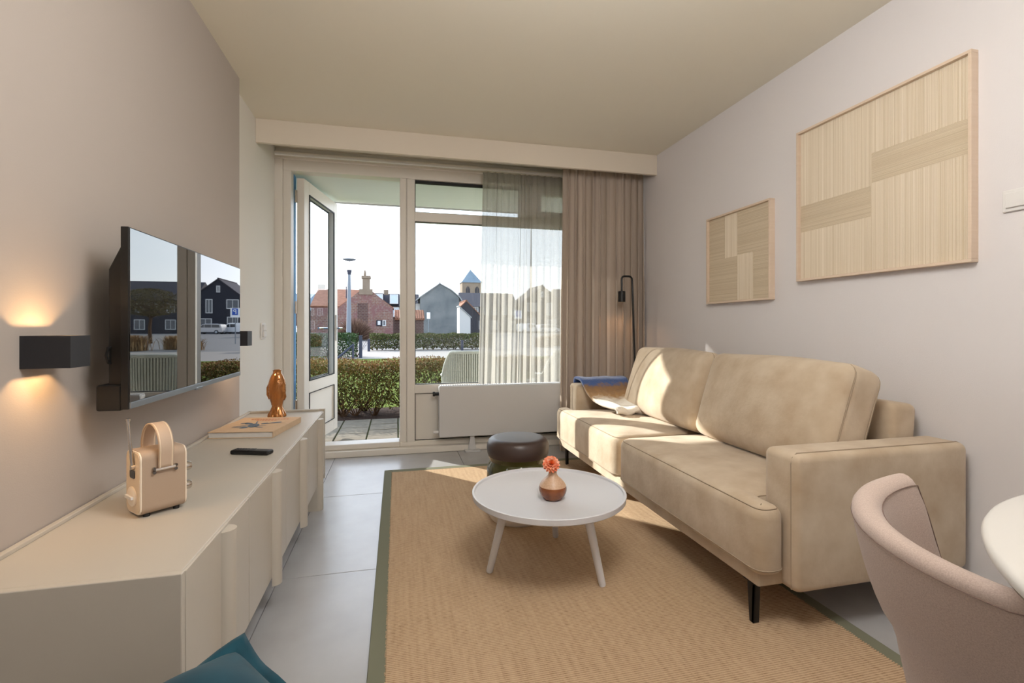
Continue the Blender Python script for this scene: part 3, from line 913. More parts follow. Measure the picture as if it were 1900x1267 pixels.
MB().box(-.004, .004, -.022, .022, .006, .012, mt @ T(-RL / 2 - .001, 0, .055, 0, 0, -PI / 2)).build('dial_pointer', M['switch'], dd)
dk = MB()
for z, w in ((.165, .008), (.158, .012), (.133, .014)):
    dk.box(-RL / 2 - .0022, -RL / 2 - .0014, -w / 2 + .012, w / 2 + .012, z, z + .0022, mt)
stuff(dk.build('print', M['strap'], t))
# strap handle: arches from side to side over the top (side = local y)
sw = .018
def strap_pt(a):
    return a
path = []
for k in range(25):
    a = PI * k / 24
    path.append((.062 * math.cos(a) * -1, .165 + .082 * math.sin(a) ** .8))
path = [(-.0575, .132), (-.0585, .15)] + path[1:-1] + [(.0585, .15), (.0575, .132)]
st = MB()
def strapf(u, v):
    i = u * (len(path) - 1); k = min(int(i), len(path) - 2); q = i - k
    y = path[k][0] * (1 - q) + path[k + 1][0] * q; z = path[k][1] * (1 - q) + path[k + 1][1] * q
    return mt @ Vector(((v - .5) * 2 * sw, y, z))
st.grid(strapf, 60, 5)
so = st.build('strap', M['strap'], t, True, solid=.004, angle=180)
e = MB()
for v in (.1, .9):
    e.tube([strapf(u / 40, v) + (mt.to_3x3() @ Vector((0, 0, 0))) for u in range(41)], .0026, 6)
e.build('stitching', M['radio_face'], so, True)
for sy in (-1, 1):
    c = MB(); yb = sy * (RW / 2 + .004)
    c.tube([mt @ Vector((-sw - .006, yb, .128)), mt @ Vector((sw + .006, yb, .128))], .0055, 10)
    for sx in (-1, 1):
        c.tube([mt @ Vector((sx * (sw + .008), sy * RW / 2 - sy * .002, .131)), mt @ Vector((sx * (sw + .008), yb + sy * .003, .131))], .0045, 10)
        c.tube([mt @ Vector((sx * (sw + .008), sy * RW / 2 - sy * .002, .121)), mt @ Vector((sx * (sw + .008), yb + sy * .003, .121))], .0045, 10)
    c.build('strap_clasp', M['chrome'], t, True)
a0 = mt @ Vector((-RL / 2 - .006, -.012, .136)); a1 = mt @ Vector((-RL / 2 - .012, .0, .262))
MB().tube([a0, a0 + (a1 - a0) * .5, a0 + (a1 - a0) * .501, a1, a1 + Vector((0, 0, .0005)), a1 + Vector((0, 0, .008))], [.0045, .0045, .0036, .0036, .0058, .0058], 10).build('aerial', M['chrome'], t, True, angle=40)
MB().tube([mt @ Vector((-RL / 2 + .001, -.012, .137)), mt @ Vector((-RL / 2 - .010, -.012, .137))], .007, 10).build('aerial_joint', M['chrome'], t, True)
for z in (.115, .060):
    MB().lathe([(0, 0), (.013, 0), (.013, .012), (.011, .016), (0, .016)], 0, 0, 20, 0, mt @ T(RL / 2 + .001, -.03, z, 0, 0, PI / 2)).build('tuning_knob', M['chrome'], t, True, angle=40)

# book
t = thing('book', 'large tan hardback book with a blue lobster on its cover', 'book', (-.683, 2.66, ZT), math.atan2(.046, -.29) + PI)
mt = WM(t)
bw, bd, bh = .296, .365, .030
tb = math.radians(0)
B_ = lambda *a: MB().box(*a, mt)
B_(-bw / 2, bw / 2, -bd / 2, bd / 2, 0, .003).build('back_cover', M['bookcover'], t, bevel=.001)
cv = B_(-bw / 2, bw / 2, -bd / 2, bd / 2, bh - .003, bh).build('front_cover', M['bookcover'], t, bevel=.001)
B_(bw / 2 - .003, bw / 2, -bd / 2, bd / 2, .003, bh - .003).build('spine', M['bookcover'], t)
B_(-bw / 2 + .004, bw / 2 - .004, -bd / 2 + .005, bd / 2 - .005, .003, bh - .003).build('page_block', M['paper'], t)
def flat(polys, name, m, z):
    mb = MB()
    for p in polys:
        mb.add([mt @ Vector((x, y, z)) for x, y in p] , [tuple(range(len(p)))])
    return mb.build(name, m, cv)
def ell(cx, cy, a, b, rot=0, n=14, taper=0):
    o = []
    for k in range(n):
        th = 2 * PI * k / n
        x, y = a * math.cos(th), b * math.sin(th) * (1 + taper * math.cos(th))
        o.append((cx + x * math.cos(rot) - y * math.sin(rot), cy + x * math.sin(rot) + y * math.cos(rot)))
    return o
lob = [ell(-.005, -.035, .026, .05, .25), ell(-.030, -.085, .018, .022), ell(-.050, .012, .016, .030, .9, taper=.4), ell(-.075, .022, .018, .010, .3), ell(.028, .012, .018, .012, .7),
       ell(.075, .03, .030, .015, .5, taper=.3), ell(.045, .012, .022, .005, .4), ell(-.062, -.060, .03, .006, .1), ell(.030, -.075, .035, .006, -.4), ell(-.062, -.085, .03, .005, -.3), ell(.03, -.045, .03, .004, .2), ell(-.02, .035, .004, .04, .3), ell(-.048, -.03, .026, .005, -.1)]
flat(lob, 'lobster_print', M['ink_blue'], bh + .0008)
rnd = random.Random(2)
tt = []
for row, (y, x0, x1) in enumerate(((.118, -.085, .095), (.088, -.045, .055))):
    x = x0
    while x < x1:
        w = rnd.uniform(.008, .014)
        tt.append([(x, y), (x + w * .8, y), (x + w * .8, y + rnd.choice((.012, .016))), (x, y + .014)])
        x += w + .003
flat(tt, 'title_print', M['ink_red'], bh + .0008)

# fish vase
vx, vy = -.676, 3.03
t = thing('fish_vase', 'amber glass vase shaped like an upright fish', 'vase', (vx, vy, ZT))
prof = [(.044, .0), (.047, .004), (.046, .018), (.036, .040), (.028, .062), (.030, .08), (.038, .11), (.043, .15), (.042, .19), (.036, .22), (.028, .242), (.021, .252), (.019, .262), (.021, .270)]
mb = MB()
def fishf(u, v):
    i = v * (len(prof) - 1); k = min(int(i), len(prof) - 2); q = i - k
    r = prof[k][0] * (1 - q) + prof[k + 1][0] * q; z = prof[k][1] * (1 - q) + prof[k + 1][1] * q
    a = 2 * PI * u
    tail = max(0, 1 - z / .055)
    rr = r * (1 + tail * .10 * math.cos(9 * a))
    sc = 0
    if .07 < z < .215:
        row = z / .0085
        sc = .0016 * abs(math.sin(PI * row)) * (0.5 + .5 * math.cos(22 * a + PI * (int(row) % 2)))
    fx = 1.0 + .10 * min(1, max(0, (z - .06) / .05))
    return (vx + (rr + sc) * math.cos(a) * fx, vy + (rr + sc) * math.sin(a) * .74 * (1 + .3 * tail), ZT + z)
mb.grid(fishf, 88, 110, True)
n0 = len(mb.v)
body = mb
body.add([(vx, vy, ZT)], [])
for k in range(88):
    body.f.append((n0, (k + 1) % 88, k))
bo = body.build('body', M['amber'], t, True, angle=60)
MB().lathe([(.019, .268), (.021, .271), (.019, .273), (.016, .270), (.012, .20), (0, .19)], vx, vy, 24, ZT).build('neck', M['amber'], t, True)
fin = MB()
fin.prism([(vx - .043, ZT + .10), (vx - .056, ZT + .13), (vx - .056, ZT + .17), (vx - .042, ZT + .205), (vx - .034, ZT + .16)], 'y', vy - .005, vy + .005)
fin.build('fin', M['amber'], t, True, bevel=.002)
fin = MB()
fin.prism([(vx + .040, ZT + .09), (vx + .050, ZT + .115), (vx + .046, ZT + .14), (vx + .034, ZT + .12)], 'y', vy - .004, vy + .004)
fin.build('fin', M['amber'], t, True, bevel=.002)
MB().lathe([(.0, 0), (.006, 0), (.007, .002), (.004, .004), (0, .005)], 0, 0, 14, 0, T(vx + .016, vy - .026, ZT + .222, 0, PI / 2)).build('eye', M['amber'], t, True)

# remote control
t = thing('remote_control', 'slim black television remote on the cabinet top', 'remote', (-.578, 2.165, ZT), math.atan2(-.055, .155))
mt = WM(t)
MB().rbox((0, 0, .009), (.165, .046, .017), .007, mt=mt, n=4).build('body', M['remote'], t, True)
bt = MB()
for i in range(5):
    for j in range(3):
        bt.rbox((-.07 + i * .012, -.012 + j * .012, .0175), (.008, .008, .003), .001, mt=mt, n=2)
bt.box(.004, .006, -.021, .021, .0165, .0182, mt)
stuff(bt.build('buttons', M['button'], t))
MB().lathe([(0, 0), (.015, 0), (.015, .002), (.009, .002), (.009, .0012), (0, .0012)], -.002, 0, 20, .0172, mt).build('navigation_ring', M['button'], t)

# ------------------------------------------------------------------ rug
t = thing('rug', 'woven sisal rug with an olive green border tape under the coffee table', 'rug', (.73, 2.3, 0))
RX0, RX1, RY0, RY1, RB = -.086, 1.555, .95, 3.607, .055
B(RX0 + RB, RX1 - RB, RY0 + RB, RY1 - RB, 0.0005, .0085).build('woven_field', M['rug'], t)
for a in ((RX0, RX0 + RB, RY0, RY1), (RX1 - RB, RX1, RY0, RY1), (RX0 + RB, RX1 - RB, RY1 - RB, RY1), (RX0 + RB, RX1 - RB, RY0, RY0 + RB)):
    B(*a, .0, .0095).build('border_tape', M['rug_tape'], t, bevel=.003)
stch = MB()      # ends of the weave lying over the inner edge of the tape
rr = random.Random(4)
y = RY0 + RB
while y < RY1 - RB:
    for x, s in ((RX0 + RB, -1), (RX1 - RB, 1)):
        l = rr.uniform(.002, .006)
        stch.box(min(x, x + s * l), max(x, x + s * l), y, y + .0045, .0075, .0105)
    y += .0082
stuff(stch.build('weave_ends', M['rug'], t))
ZR = .0095

# ------------------------------------------------------------------ coffee table, vase with flower
tx, ty = .640, 1.985
t = thing('coffee_table', 'round pale grey tray coffee table on three splayed legs', 'table', (tx, ty, 0))
MB().lathe([(0, .318), (.300, .318), (.322, .319), (.328, .324), (.330, .345), (.3285, .3465), (.322, .3465), (.320, .345), (.3195, .336), (.314, .3315), (0, .3315)], tx, ty, 96).build('tray_top', M['table'], t, True, angle=40)
lc = (.652, 2.022)
for (lx, ly) in ((.383, 2.006), (.806, 1.792), (.768, 2.267)):
    dx, dy = lx - lc[0], ly - lc[1]
    b0 = Vector((lx, ly, ZR)); b1 = Vector((tx + dx * .70, ty + dy * .70, .3185))
    MB().tube([b0, b0 + (b1 - b0) * .02, b1], [.0125, .014, .019], 16).build('leg', M['table'], t, True, angle=40)
zt = .3315
fx, fy = .636, 1.915
t = thing('bud_vase', 'round brown and blush stoneware vase holding a coral dahlia', 'vase', (fx, fy, zt))
low = [(0, .0), (.030, .0), (.040, .004), (.052, .020), (.058, .036), (.0585, .046), (.056, .056)]
hi = [(.056, .056), (.050, .068), (.038, .082), (.024, .094), (.0175, .104), (.0165, .116), (.019, .124), (.018, .126), (.013, .124), (.012, .10), (0, .09)]
MB().lathe(low, fx, fy, 40, zt).build('body', M['vase_low'], t, True, angle=80)
MB().lathe(hi, fx, fy, 40, zt).build('shoulder', M['vase_top'], t, True, angle=80)
hx, hy, hz = fx - .008, fy - .004, zt + .146
fl = thing('dahlia', 'coral pompon dahlia flower standing in the stoneware vase', 'flower', (fx, fy, zt + .09))
MB().tube([(fx, fy, zt + .092), (fx, fy, zt + .12), (hx, hy, hz)], .003, 6).build('stem', M['stem'], fl, True)
pv, core = MB(), MB()
rr = random.Random(9)
fdir = Vector((-.12, -.72, .68)).normalized()
q0 = fdir.to_track_quat('Z', 'Y').to_matrix()
npet = 0
for ring, (th, n, L, w) in enumerate(((1.75, 14, .036, .0075), (1.40, 15, .037, .008), (1.05, 14, .034, .0075), (.72, 11, .029, .007), (.40, 7, .023, .006), (.12, 4, .018, .005))):
    for k in range(n):
        a = 2 * PI * (k + .5 * (ring % 2) + rr.uniform(-.1, .1)) / n
        d = Vector((math.sin(th) * math.cos(a), math.sin(th) * math.sin(a), math.cos(th)))
        s = d.cross(Vector((0, 0, 1))).normalized(); nn = s.cross(d)
        pts = []
        for (u, ww, up) in ((.12, .3, 0), (.45, .9, .08), (.8, 1.0, .02), (1.0, .35, -.06)):
            c = d * (L * u) + nn * (L * up)
            pts.append((c - s * w * ww, c + s * w * ww, c - nn * w * .45))
        vs = []
        for l, r_, m_ in pts:
            vs += [l, m_, r_]
        fs = []
        for i in range(3):
            fs += [(3 * i, 3 * i + 1, 3 * i + 4, 3 * i + 3), (3 * i + 1, 3 * i + 2, 3 * i + 5, 3 * i + 4)]
        (core if ring >= 4 else pv).add([q0 @ v + Vector((hx, hy, hz)) for v in vs], fs)
stuff(pv.build('petals', M['petal'], fl, True, angle=180))
stuff(core.build('inner_petals', M['petal_core'], fl, True, angle=180))

# ------------------------------------------------------------------ ceramic stool
sx, sy = .650, 2.565
t = thing('ceramic_stool', 'stacked-ring ceramic stool in dark brown, olive green and cream', 'stool', (sx, sy, ZR))
def lobe(r0, r1, z0, z1, n=10, pw=.55):
    return [(r0 + (r1 - r0) * math.sin(PI * k / n) ** pw, z0 + (z1 - z0) * k / n) for k in range(n + 1)]
lowp = [(0, 0), (.150, 0)] + lobe(.152, .172, .004, .165)
midp = lobe(.152, .172, .165, .312) + [(.152, .314), (.158, .328), (.163, .340)]
topp = [(.163, .340), (.169, .358), (.172, .380), (.170, .402), (.162, .422), (.148, .433), (.12, .4365), (0, .4365)]
MB().lathe(lowp, sx, sy, 64, ZR).build('base_ring', M['stool_low'], t, True, angle=50)
MB().lathe(midp, sx, sy, 64, ZR).build('middle_ring', M['stool_mid'], t, True, angle=50)
MB().lathe(topp, sx, sy, 64, ZR).build('top_ring', M['stool_top'], t, True, angle=50)

# ------------------------------------------------------------------ sofa
t = thing('sofa', 'long beige suede sofa with two seats and wide arms along the right wall', 'sofa', (1.65, 2.45, 0))
SU = M['suede']
AY0, AY1 = 1.335, 1.49           # near arm
FY0, FY1 = 3.36, 3.515           # far arm
B(1.205, 2.05, 1.400, 3.48, .158, .212).build('base_rail', SU, t, bevel=.006)
def lcushion(outline, z0, z1, rb, rt, crown, name):
    """outline CCW polygon; rounded at top and bottom by stepping inwards"""
    def fillet(poly, rad, n=5):
        out = []
        N = len(poly)
        for i in range(N):
            p0, p, p2 = Vector(poly[i - 1]), Vector(poly[i]), Vector(poly[(i + 1) % N])
            d0 = (p0 - p).normalized(); d2 = (p2 - p).normalized()
            l = min(rad[i], (p0 - p).length * .48, (p2 - p).length * .48)
            a, b = p + d0 * l, p + d2 * l
            for k in range(n + 1):
                s_ = k / n
                out.append((1 - s_) ** 2 * a + 2 * s_ * (1 - s_) * p + s_ ** 2 * b)
        return out
    pts = fillet(outline[0], outline[1])
    N = len(pts)
    nrm = []
    for i in range(N):
        e = (pts[(i + 1) % N] - pts[i - 1]).normalized()
        nrm.append(Vector((-e.y, e.x)))
    rings = []
    for k in range(5):
        a = PI / 2 * k / 4
        rings.append((rb * (1 - math.sin(a)), z0 + rb * (1 - math.cos(a))))
    for k in range(6):
        a = PI / 2 * k / 5
        rings.append((rt * (1 - math.cos(a)), z1 - rt * (1 - math.sin(a))))
    vs, fs = [], []
    for ins, z in rings:
        for p, n_ in zip(pts, nrm):
            q = p + n_ * ins
            vs.append((q.x, q.y, z))
    R = len(rings)
    for j in range(R - 1):
        for i in range(N):
            k = (i + 1) % N
            fs.append((j * N + i, j * N + k, (j + 1) * N + k, (j + 1) * N + i))
    fs.append(tuple(range(N))[::-1])
    from mathutils.geometry import delaunay_2d_cdt
    top = [p + n_ * rt for p, n_ in zip(pts, nrm)]
    def dist(q):
        best = 9
        for i in range(N):
            a, b = top[i], top[(i + 1) % N]
            ab = b - a; L2 = ab.length_squared
            w = 0 if L2 < 1e-12 else max(0, min(1, (q - a).dot(ab) / L2))
            best = min(best, (q - a - ab * w).length)
        return best
    def inside(q):
        c_in = False
        for i in range(N):
            a, b = top[i], top[(i + 1) % N]
            if (a.y > q.y) != (b.y > q.y) and q.x < (b.x - a.x) * (q.y - a.y) / (b.y - a.y) + a.x:
                c_in = not c_in
        return c_in
    gx = [1.19 + .03 * k for k in range(24)]; gy0 = min(p.y for p in top); gy1 = max(p.y for p in top)
    inner = []
    for a in gx:
        b = gy0 + .015
        while b < gy1:
            q = Vector((a, b))
            if inside(q) and dist(q) > .012:
                inner.append(q)
            b += .03
    vo, eo, fo, *_ = delaunay_2d_cdt(top + inner, [(i, (i + 1) % N) for i in range(N)], [], 1, 1e-5)
    base = len(vs)
    for q in vo:
        d_ = dist(q)
        vs.append((q.x, q.y, z1 + crown * (1 - math.exp(-d_ / .09))))
    fs += [tuple(base + i for i in f) for f in fo]
    o = MB().add(vs, fs).build(name, SU, t, True, angle=70, weld=.0008)
    # seam along the top edge and at the foot
    sm = MB()
    for ins, z in ((rt * .30, z1 - rt * .28), (rb * .1 - .003, z0 + .018)):
        sm.tube([(p.x + n_.x * ins, p.y + n_.y * ins, z) for p, n_ in zip(pts, nrm)], .0022, 5, closed=True)
    sm.build('seam', M['suede_seam'], o, True)
    return o
SM = 2.455                         # joint between the two seats
lcushion(([(1.185, 1.372), (1.297, 1.372), (1.297, 1.494), (1.86, 1.494), (1.86, SM - .004), (1.185, SM - .004)], [.052, .050, .012, .05, .05, .08]), .205, .440, .02, .045, .018, 'seat_cushion')
lcushion(([(1.185, SM + .004), (1.86, SM + .004), (1.86, 3.356), (1.297, 3.356), (1.297, 3.50), (1.185, 3.50)], [.08, .05, .05, .012, .05, .05]), .205, .440, .02, .045, .018, 'seat_cushion')
def arm(y0, y1, outer):
    a = MB().rbox(((1.30 + 2.07) / 2, (y0 + y1) / 2, (.150 + .620) / 2), (.77, y1 - y0, .470), .028, n=6).build('arm', SU, t, True)
    yo = outer
    sg = 1 if outer == y0 else -1
    sm = MB()
    off = .026
    sm.tube([(1.30 + .002, yo + sg * off, .16), (1.300, yo + sg * off, .585), (1.306, yo + sg * off, .607), (1.324, yo + sg * off, .621), (1.36, yo + sg * off, .6208), (2.04, yo + sg * off, .6208), (2.06, yo + sg * off, .613)], .0022, 5)
    sm.build('seam', M['suede_seam'], a, True)
arm(AY0, AY1, AY0)
arm(FY0, FY1, FY1)
# back frame, leaning slightly
bf = MB(); bf.rbox((0, 0, 0), (.13, 1.85, .56), .03, n=6, mt=Matrix.Translation((1.965, 2.425, .465)) @ Matrix.Rotation(math.radians(5), 4, 'Y'))
bf.build('back_frame', SU, t, True)
def back_cushion(y0, y1, lean, rz, wob):
    # rounded pillow: local x = thickness, y = width, z = height
    mtx = Matrix.Translation((1.745, (y0 + y1) / 2, .672)) @ Matrix.Rotation(rz, 4, 'Z') @ Matrix.Rotation(math.radians(lean), 4, 'Y')
    o = MB().rbox((0, 0, 0), (.19, y1 - y0, .46), .055, bulge=(.05, -.006, .012), n=12, mt=mtx, wob=wob).build('back_cushion', SU, t, True, angle=180)
    w, h = (y1 - y0) / 2 - .018, .23 - .018
    for x in (-.062, .062):
        sm = MB()
        ring = []
        for cx, cz, a0 in ((w - .04, h - .04, 0), (-w + .04, h - .04, PI / 2), (-w + .04, -h + .04, PI), (w - .04, -h + .04, 1.5 * PI)):
            for k in range(5):
                a = a0 + PI / 2 * k / 4
                ring.append((cx + .05 * math.cos(a), cz + .05 * math.sin(a)))
        sm.tube([mtx @ Vector((x, a, b)) for a, b in ring], .003, 5, closed=True)
        sm.build('seam', M['suede_seam'], o, True)
back_cushion(1.50, 2.36, 19, 0, .003)
back_cushion(2.36, 3.22, 19, 0, .003)
def sofa_leg(x, y, sy):
    mtx = Matrix.Translation((x, y, 0))
    l = MB()
    l.prism([(-.014, ZR), (.004, ZR), (.016, .158), (-.022, .158)], 'x', -.014, -.008, mtx @ Matrix.Scale(sy, 4, (0, 1, 0)))
    l.prism([(-.014, ZR), (-.006, ZR), (-.012, .158), (-.022, .158)], 'x', -.014, .010, mtx @ Matrix.Scale(sy, 4, (0, 1, 0)))
    l.box(-.02, .06, -.03, .03, .152, .158, mtx)
    l.build('leg', M['blackmetal'], t)
sofa_leg(1.232, 1.455, 1)
sofa_leg(1.262, 3.440, -1)
for yy, sg in ((1.50, 1), (3.40, -1)):
    MB().box(1.98, 2.0, yy - .01, yy + .01, 0, .158).box(1.95, 2.03, yy - .03, yy + .03, .150, .158).build('leg', M['blackmetal'], t)

# throw over the far arm
prof = [(3.528, .44), (3.530, .52), (3.528, .60), (3.520, .632), (3.50, .642), (3.44, .644), (3.39, .642), (3.362, .634), (3.33, .606), (3.28, .560), (3.20, .520), (3.10, .497), (3.02, .489), (2.975, .487), (2.955, .480), (2.950, .468), (2.960, .458), (3.00, .456)]
acc = [0]
for a, b in zip(prof, prof[1:]):
    acc.append(acc[-1] + math.hypot(a[0] - b[0], a[1] - b[1]))
def throwf(u, v):
    L = v * acc[-1]
    k = 0
    while k < len(acc) - 2 and acc[k + 1] < L:
        k += 1
    q = (L - acc[k]) / (acc[k + 1] - acc[k])
    y = prof[k][0] * (1 - q) + prof[k + 1][0] * q; z = prof[k][1] * (1 - q) + prof[k + 1][1] * q
    x0 = 1.335 + .10 * max(0, v - .4) / .6; x1 = 1.73 - .09 * max(0, v - .3) / .7
    x = x0 + (x1 - x0) * u + .010 * math.sin(7 * v + 3 * u)
    bump = .012 * abs(math.sin(5.2 * u + 1.5 * v)) + .006 * math.sin(11 * u + 7 * v)
    y += -.35 * bump * (1 if v > .3 else -.6) + (.05 * (u - .5) * max(0, v - .6))
    return (x, y, z + bump + .006)
mb = MB().grid(throwf, 34, 60)
o = mb.build('throw_blanket', M['throw'], loc=(1.5, 3.3, .5), smooth=True, solid=.020, angle=180)
tag(o, 'fluffy throw in blue, brown and white over the far sofa arm', 'blanket')
at_ = o.data.attributes.new('along', 'FLOAT', 'POINT')
for i in range(len(mb.v)):
    at_.data[i].value = (i // 34) / 59.0
fr_ = MB(); rr = random.Random(3)
for k in range(36):
    u = k / 35
    p = Vector(throwf(u, 0))
    fr_.tube([p, p + Vector((rr.uniform(-.006, .006), .002, -.03)), p + Vector((rr.uniform(-.012, .012), rr.uniform(-.002, .006), -.065))], .0022, 4)
stuff(fr_.build('fringe', M['throw'], o))

# ------------------------------------------------------------------ floor lamp
t = thing('floor_lamp', 'slim black reading floor lamp between the drape and the sofa', 'lamp', (1.925, 3.63, 0))
lx0, lx1, ly = 1.80, 1.893, 3.625
MB().lathe([(0, 0), (.12, 0), (.12, .012), (.115, .015), (0, .015)], 1.945, ly + .0, 40).build('base', M['lampblack'], t, True, angle=40)
pts = [(1.945, ly, .014), (lx1, ly, 1.44)]
for k in range(1, 6):
    a = PI / 2 * k / 5
    pts.append((lx1 - .03 * (1 - math.cos(a)), ly, 1.44 + .03 * math.sin(a)))
pts.append((lx0 + .025, ly, 1.47))
for k in range(1, 6):
    a = PI / 2 * k / 5
    pts.append((lx0 + .025 - .025 * math.sin(a), ly, 1.47 - .025 * (1 - math.cos(a))))
pts.append((lx0, ly, 1.34))
MB().tube(pts, .008, 10).build('pole', M['lampblack'], t, True)
sh = MB().lathe([(0, .09), (.014, .09), (.030, .086), (.030, 0), (.026, 0), (.026, .02), (0, .02)], lx0, ly, 28, 1.258).build('shade', M['lampblack'], t, True, angle=40)
MB().lathe([(0, .004), (.022, .004), (.024, .016), (0, .018)], lx0, ly, 20, 1.258).build('bulb', M['bulb'], sh, True)
ld = bpy.data.lights.new('reading_light', 'SPOT'); ld.energy = READING_W; ld.color = (1.0, .55, .25); ld.spot_size = math.radians(130); ld.spot_blend = .6; ld.shadow_soft_size = .02
lo = bpy.data.objects.new('reading_light', ld); COL.objects.link(lo); lo.parent = t; lo.location = Vector((lx0, ly, 1.25)) - t.location

# ------------------------------------------------------------------ thread pictures on the right wall
def thread_panel(par, y_of, z0, z1, a0, a1, b0, b1, vertical, n, seed, m, lift):
    """strings wound side by side; coordinates a (0 far .. 1 near), b (0 bottom .. 1 top)"""
    r = random.Random(seed)
    mb = MB()
    xb = XR - .018 - lift
    W = abs(y_of(a1) - y_of(a0)); Hh = (z1 - z0) * (b1 - b0)
    span = W if vertical else Hh
    p = 0.0
    step = span / n
    while p < span - step * .5:
        w = step * r.uniform(.6, 1.0)
        d = step * .30
        lo_, hi_ = p, p + w
        j = r.uniform(-.0012, .0012)
        e = r.uniform(.0, .003)
        if vertical:
            yA, yB = y_of(a0) - lo_, y_of(a0) - hi_
            za, zb = z0 + (z1 - z0) * b0 + e, z0 + (z1 - z0) * b1 - e
            mb.add([(xb, yA + j, za), (xb - d, (yA + yB) / 2 + j, za), (xb, yB + j, za), (xb, yA, zb), (xb - d, (yA + yB) / 2, zb), (xb, yB, zb)], [(0, 1, 4, 3), (1, 2, 5, 4)])
        else:
            zA, zB = z0 + (z1 - z0) * b0 + lo_, z0 + (z1 - z0) * b0 + hi_
            ya, yb = y_of(a0) - e, y_of(a1) + e
            mb.add([(xb, ya, zA + j), (xb - d, ya, (zA + zB) / 2 + j), (xb, ya, zB + j), (xb, yb, zA), (xb - d, yb, (zA + zB) / 2), (xb, yb, zB)], [(0, 1, 4, 3), (1, 2, 5, 4)])
        p += step * (1.0 if r.random() > .04 else 1.6)
    stuff(mb.build('thread_panel', m, par))
def picture(label, yA, yB, z0, z1, panels):
    t = thing('thread_picture', label, 'picture', (XR, (yA + yB) / 2, (z0 + z1) / 2))
    fw = .012; xf = XR - .036
    for a in ((yB, yA, z0, z0 + fw), (yB, yA, z1 - fw, z1), (yA - fw, yA, z0 + fw, z1 - fw), (yB, yB + fw, z0 + fw, z1 - fw)):
        B(xf, XR, *a).build('frame', M['frame_wood'], t, bevel=.0015)
    B(XR - .018, XR - .001, yB + fw, yA - fw, z0 + fw, z1 - fw).build('backing', M['thread_back'], t)
    i0, i1 = yA - fw, yB + fw
    yo = lambda a: i0 + (i1 - i0) * a
    for k, p in enumerate(panels):
        thread_panel(t, yo, z0 + fw, z1 - fw, *p[:5], p[5], k + int(yA * 100), M[p[6]], p[7])
picture('large square picture of wound beige thread nearer the camera', 2.126, 1.326, 1.292, 2.080, [
    (0, .5, .50, 1, True, 130, 'thread', 0.0), (.5, 1, .69, 1, True, 130, 'thread', 0.0), (0, .5, 0, .325, True, 130, 'thread', 0.0),
    (.5, 1, 0, .52, True, 130, 'thread', 0.0), (0, .5, .32, .505, False, 44, 'thread_b', .0), (.5, 1, .517, .693, False, 44, 'thread_b', .0)])
picture('small square picture of wound thread nearer the window', 2.889, 2.311, 1.208, 1.787, [
    (0, .288, .50, 1, False, 84, 'thread_b', 0), (.5, 1, .515, 1, False, 84, 'thread_b', 0), (0, .5, 0, .50, False, 84, 'thread_b', 0), (.745, 1, 0, .515, False, 84, 'thread_b', 0),
    (.288, .5, .50, 1, True, 40, 'thread', 0), (.5, .745, 0, .515, True, 40, 'thread', 0)])

# ------------------------------------------------------------------ dining chair and table (lower right)
ccx, ccy, psi, CR, hb, ha = 1.214, .663, .387, .244, .629, .400
t = thing('dining_chair', 'rose wool tub dining chair with curved back beside the white table', 'chair', (ccx, ccy, 0))
bx, by = -math.cos(psi), -math.sin(psi)
def hrim(ph):
    w = min(1, max(0, (abs(ph) - math.radians(117)) / math.radians(14)))
    w = w * w * (3 - 2 * w)
    return (hb - ha) * (1 - w) + ha + .029 * abs(ph)
PH = math.radians(136)
CW = .058                     # thickness of the padded rim
def crim(ph, r, z):
    k = .1035 * (max(0, z - ha) / .29) ** .6
    lx_ = math.cos(ph) * r * .907 + k * math.cos(ph / 1.3)
    ly_ = math.sin(ph) * (r + k * .5)
    return Vector((ccx + lx_ * bx - ly_ * by, ccy + lx_ * by + ly_ * bx, z))
def shell_prof(ph):
    h = hrim(ph)
    P = []
    zb = .27
    for k in range(12):          # outer face, tucked in towards the foot
        q = k / 11
        z = zb + (h - .022 - zb) * q
        P.append((CR - .040 * (1 - q) ** 2.0, z))
    for k in range(1, 8):        # broad padded rim
        a = PI * k / 8
        P.append((CR - CW / 2 + CW / 2 * math.cos(a), h - .022 + .026 * math.sin(a)))
    for k in range(9):
        q = 1 - k / 8
        z = .36 + (h - .022 - .36) * q
        P.append((CR - CW - .02 * (1 - q) ** 1.5 - .012 * math.sin(PI * q), z))
    return P
PN = len(shell_prof(0))
def shellf(u, v):
    ph = -PH + 2 * PH * u
    p = shell_prof(ph)[int(round(v * (PN - 1)))]
    return crim(ph, *p)
mb = MB().grid(shellf, 72, PN)
for u in (0, 71):
    mb.f.append(tuple(j * 72 + u for j in range(PN)))
so = mb.build('shell', M['chair'], t, True, angle=60)
sm = MB()
for r, dz in ((CR + .0005, -.024), (CR - CW + .0008, -.014)):
    sm.tube([crim(-PH + 2 * PH * k / 60, r, hrim(-PH + 2 * PH * k / 60) + dz) for k in range(61)], .0012, 5)
sm.build('seam', M['seam'], so, True)
se = MB()
se.lathe([(0, .29), (.12, .29), (.16, .31), (.176, .34), (.178, .40), (.168, .425), (.14, .436), (0, .440)], ccx, ccy, 48)
se.build('seat', M['chair'], t, True, angle=50)
for a in (45, 135, 225, 315):
    d = Vector((math.cos(math.radians(a) + psi), math.sin(math.radians(a) + psi), 0))
    MB().tube([Vector((ccx, ccy, .30)) + d * .11, Vector((ccx, ccy, 0)) + d * .23], [.014, .010], 10).build('leg', M['blackmetal'], t, True)
dx, dy, DR = 1.185, .030, .605
t = thing('dining_table', 'white round dining table entering at the lower right', 'table', (dx, dy, 0))
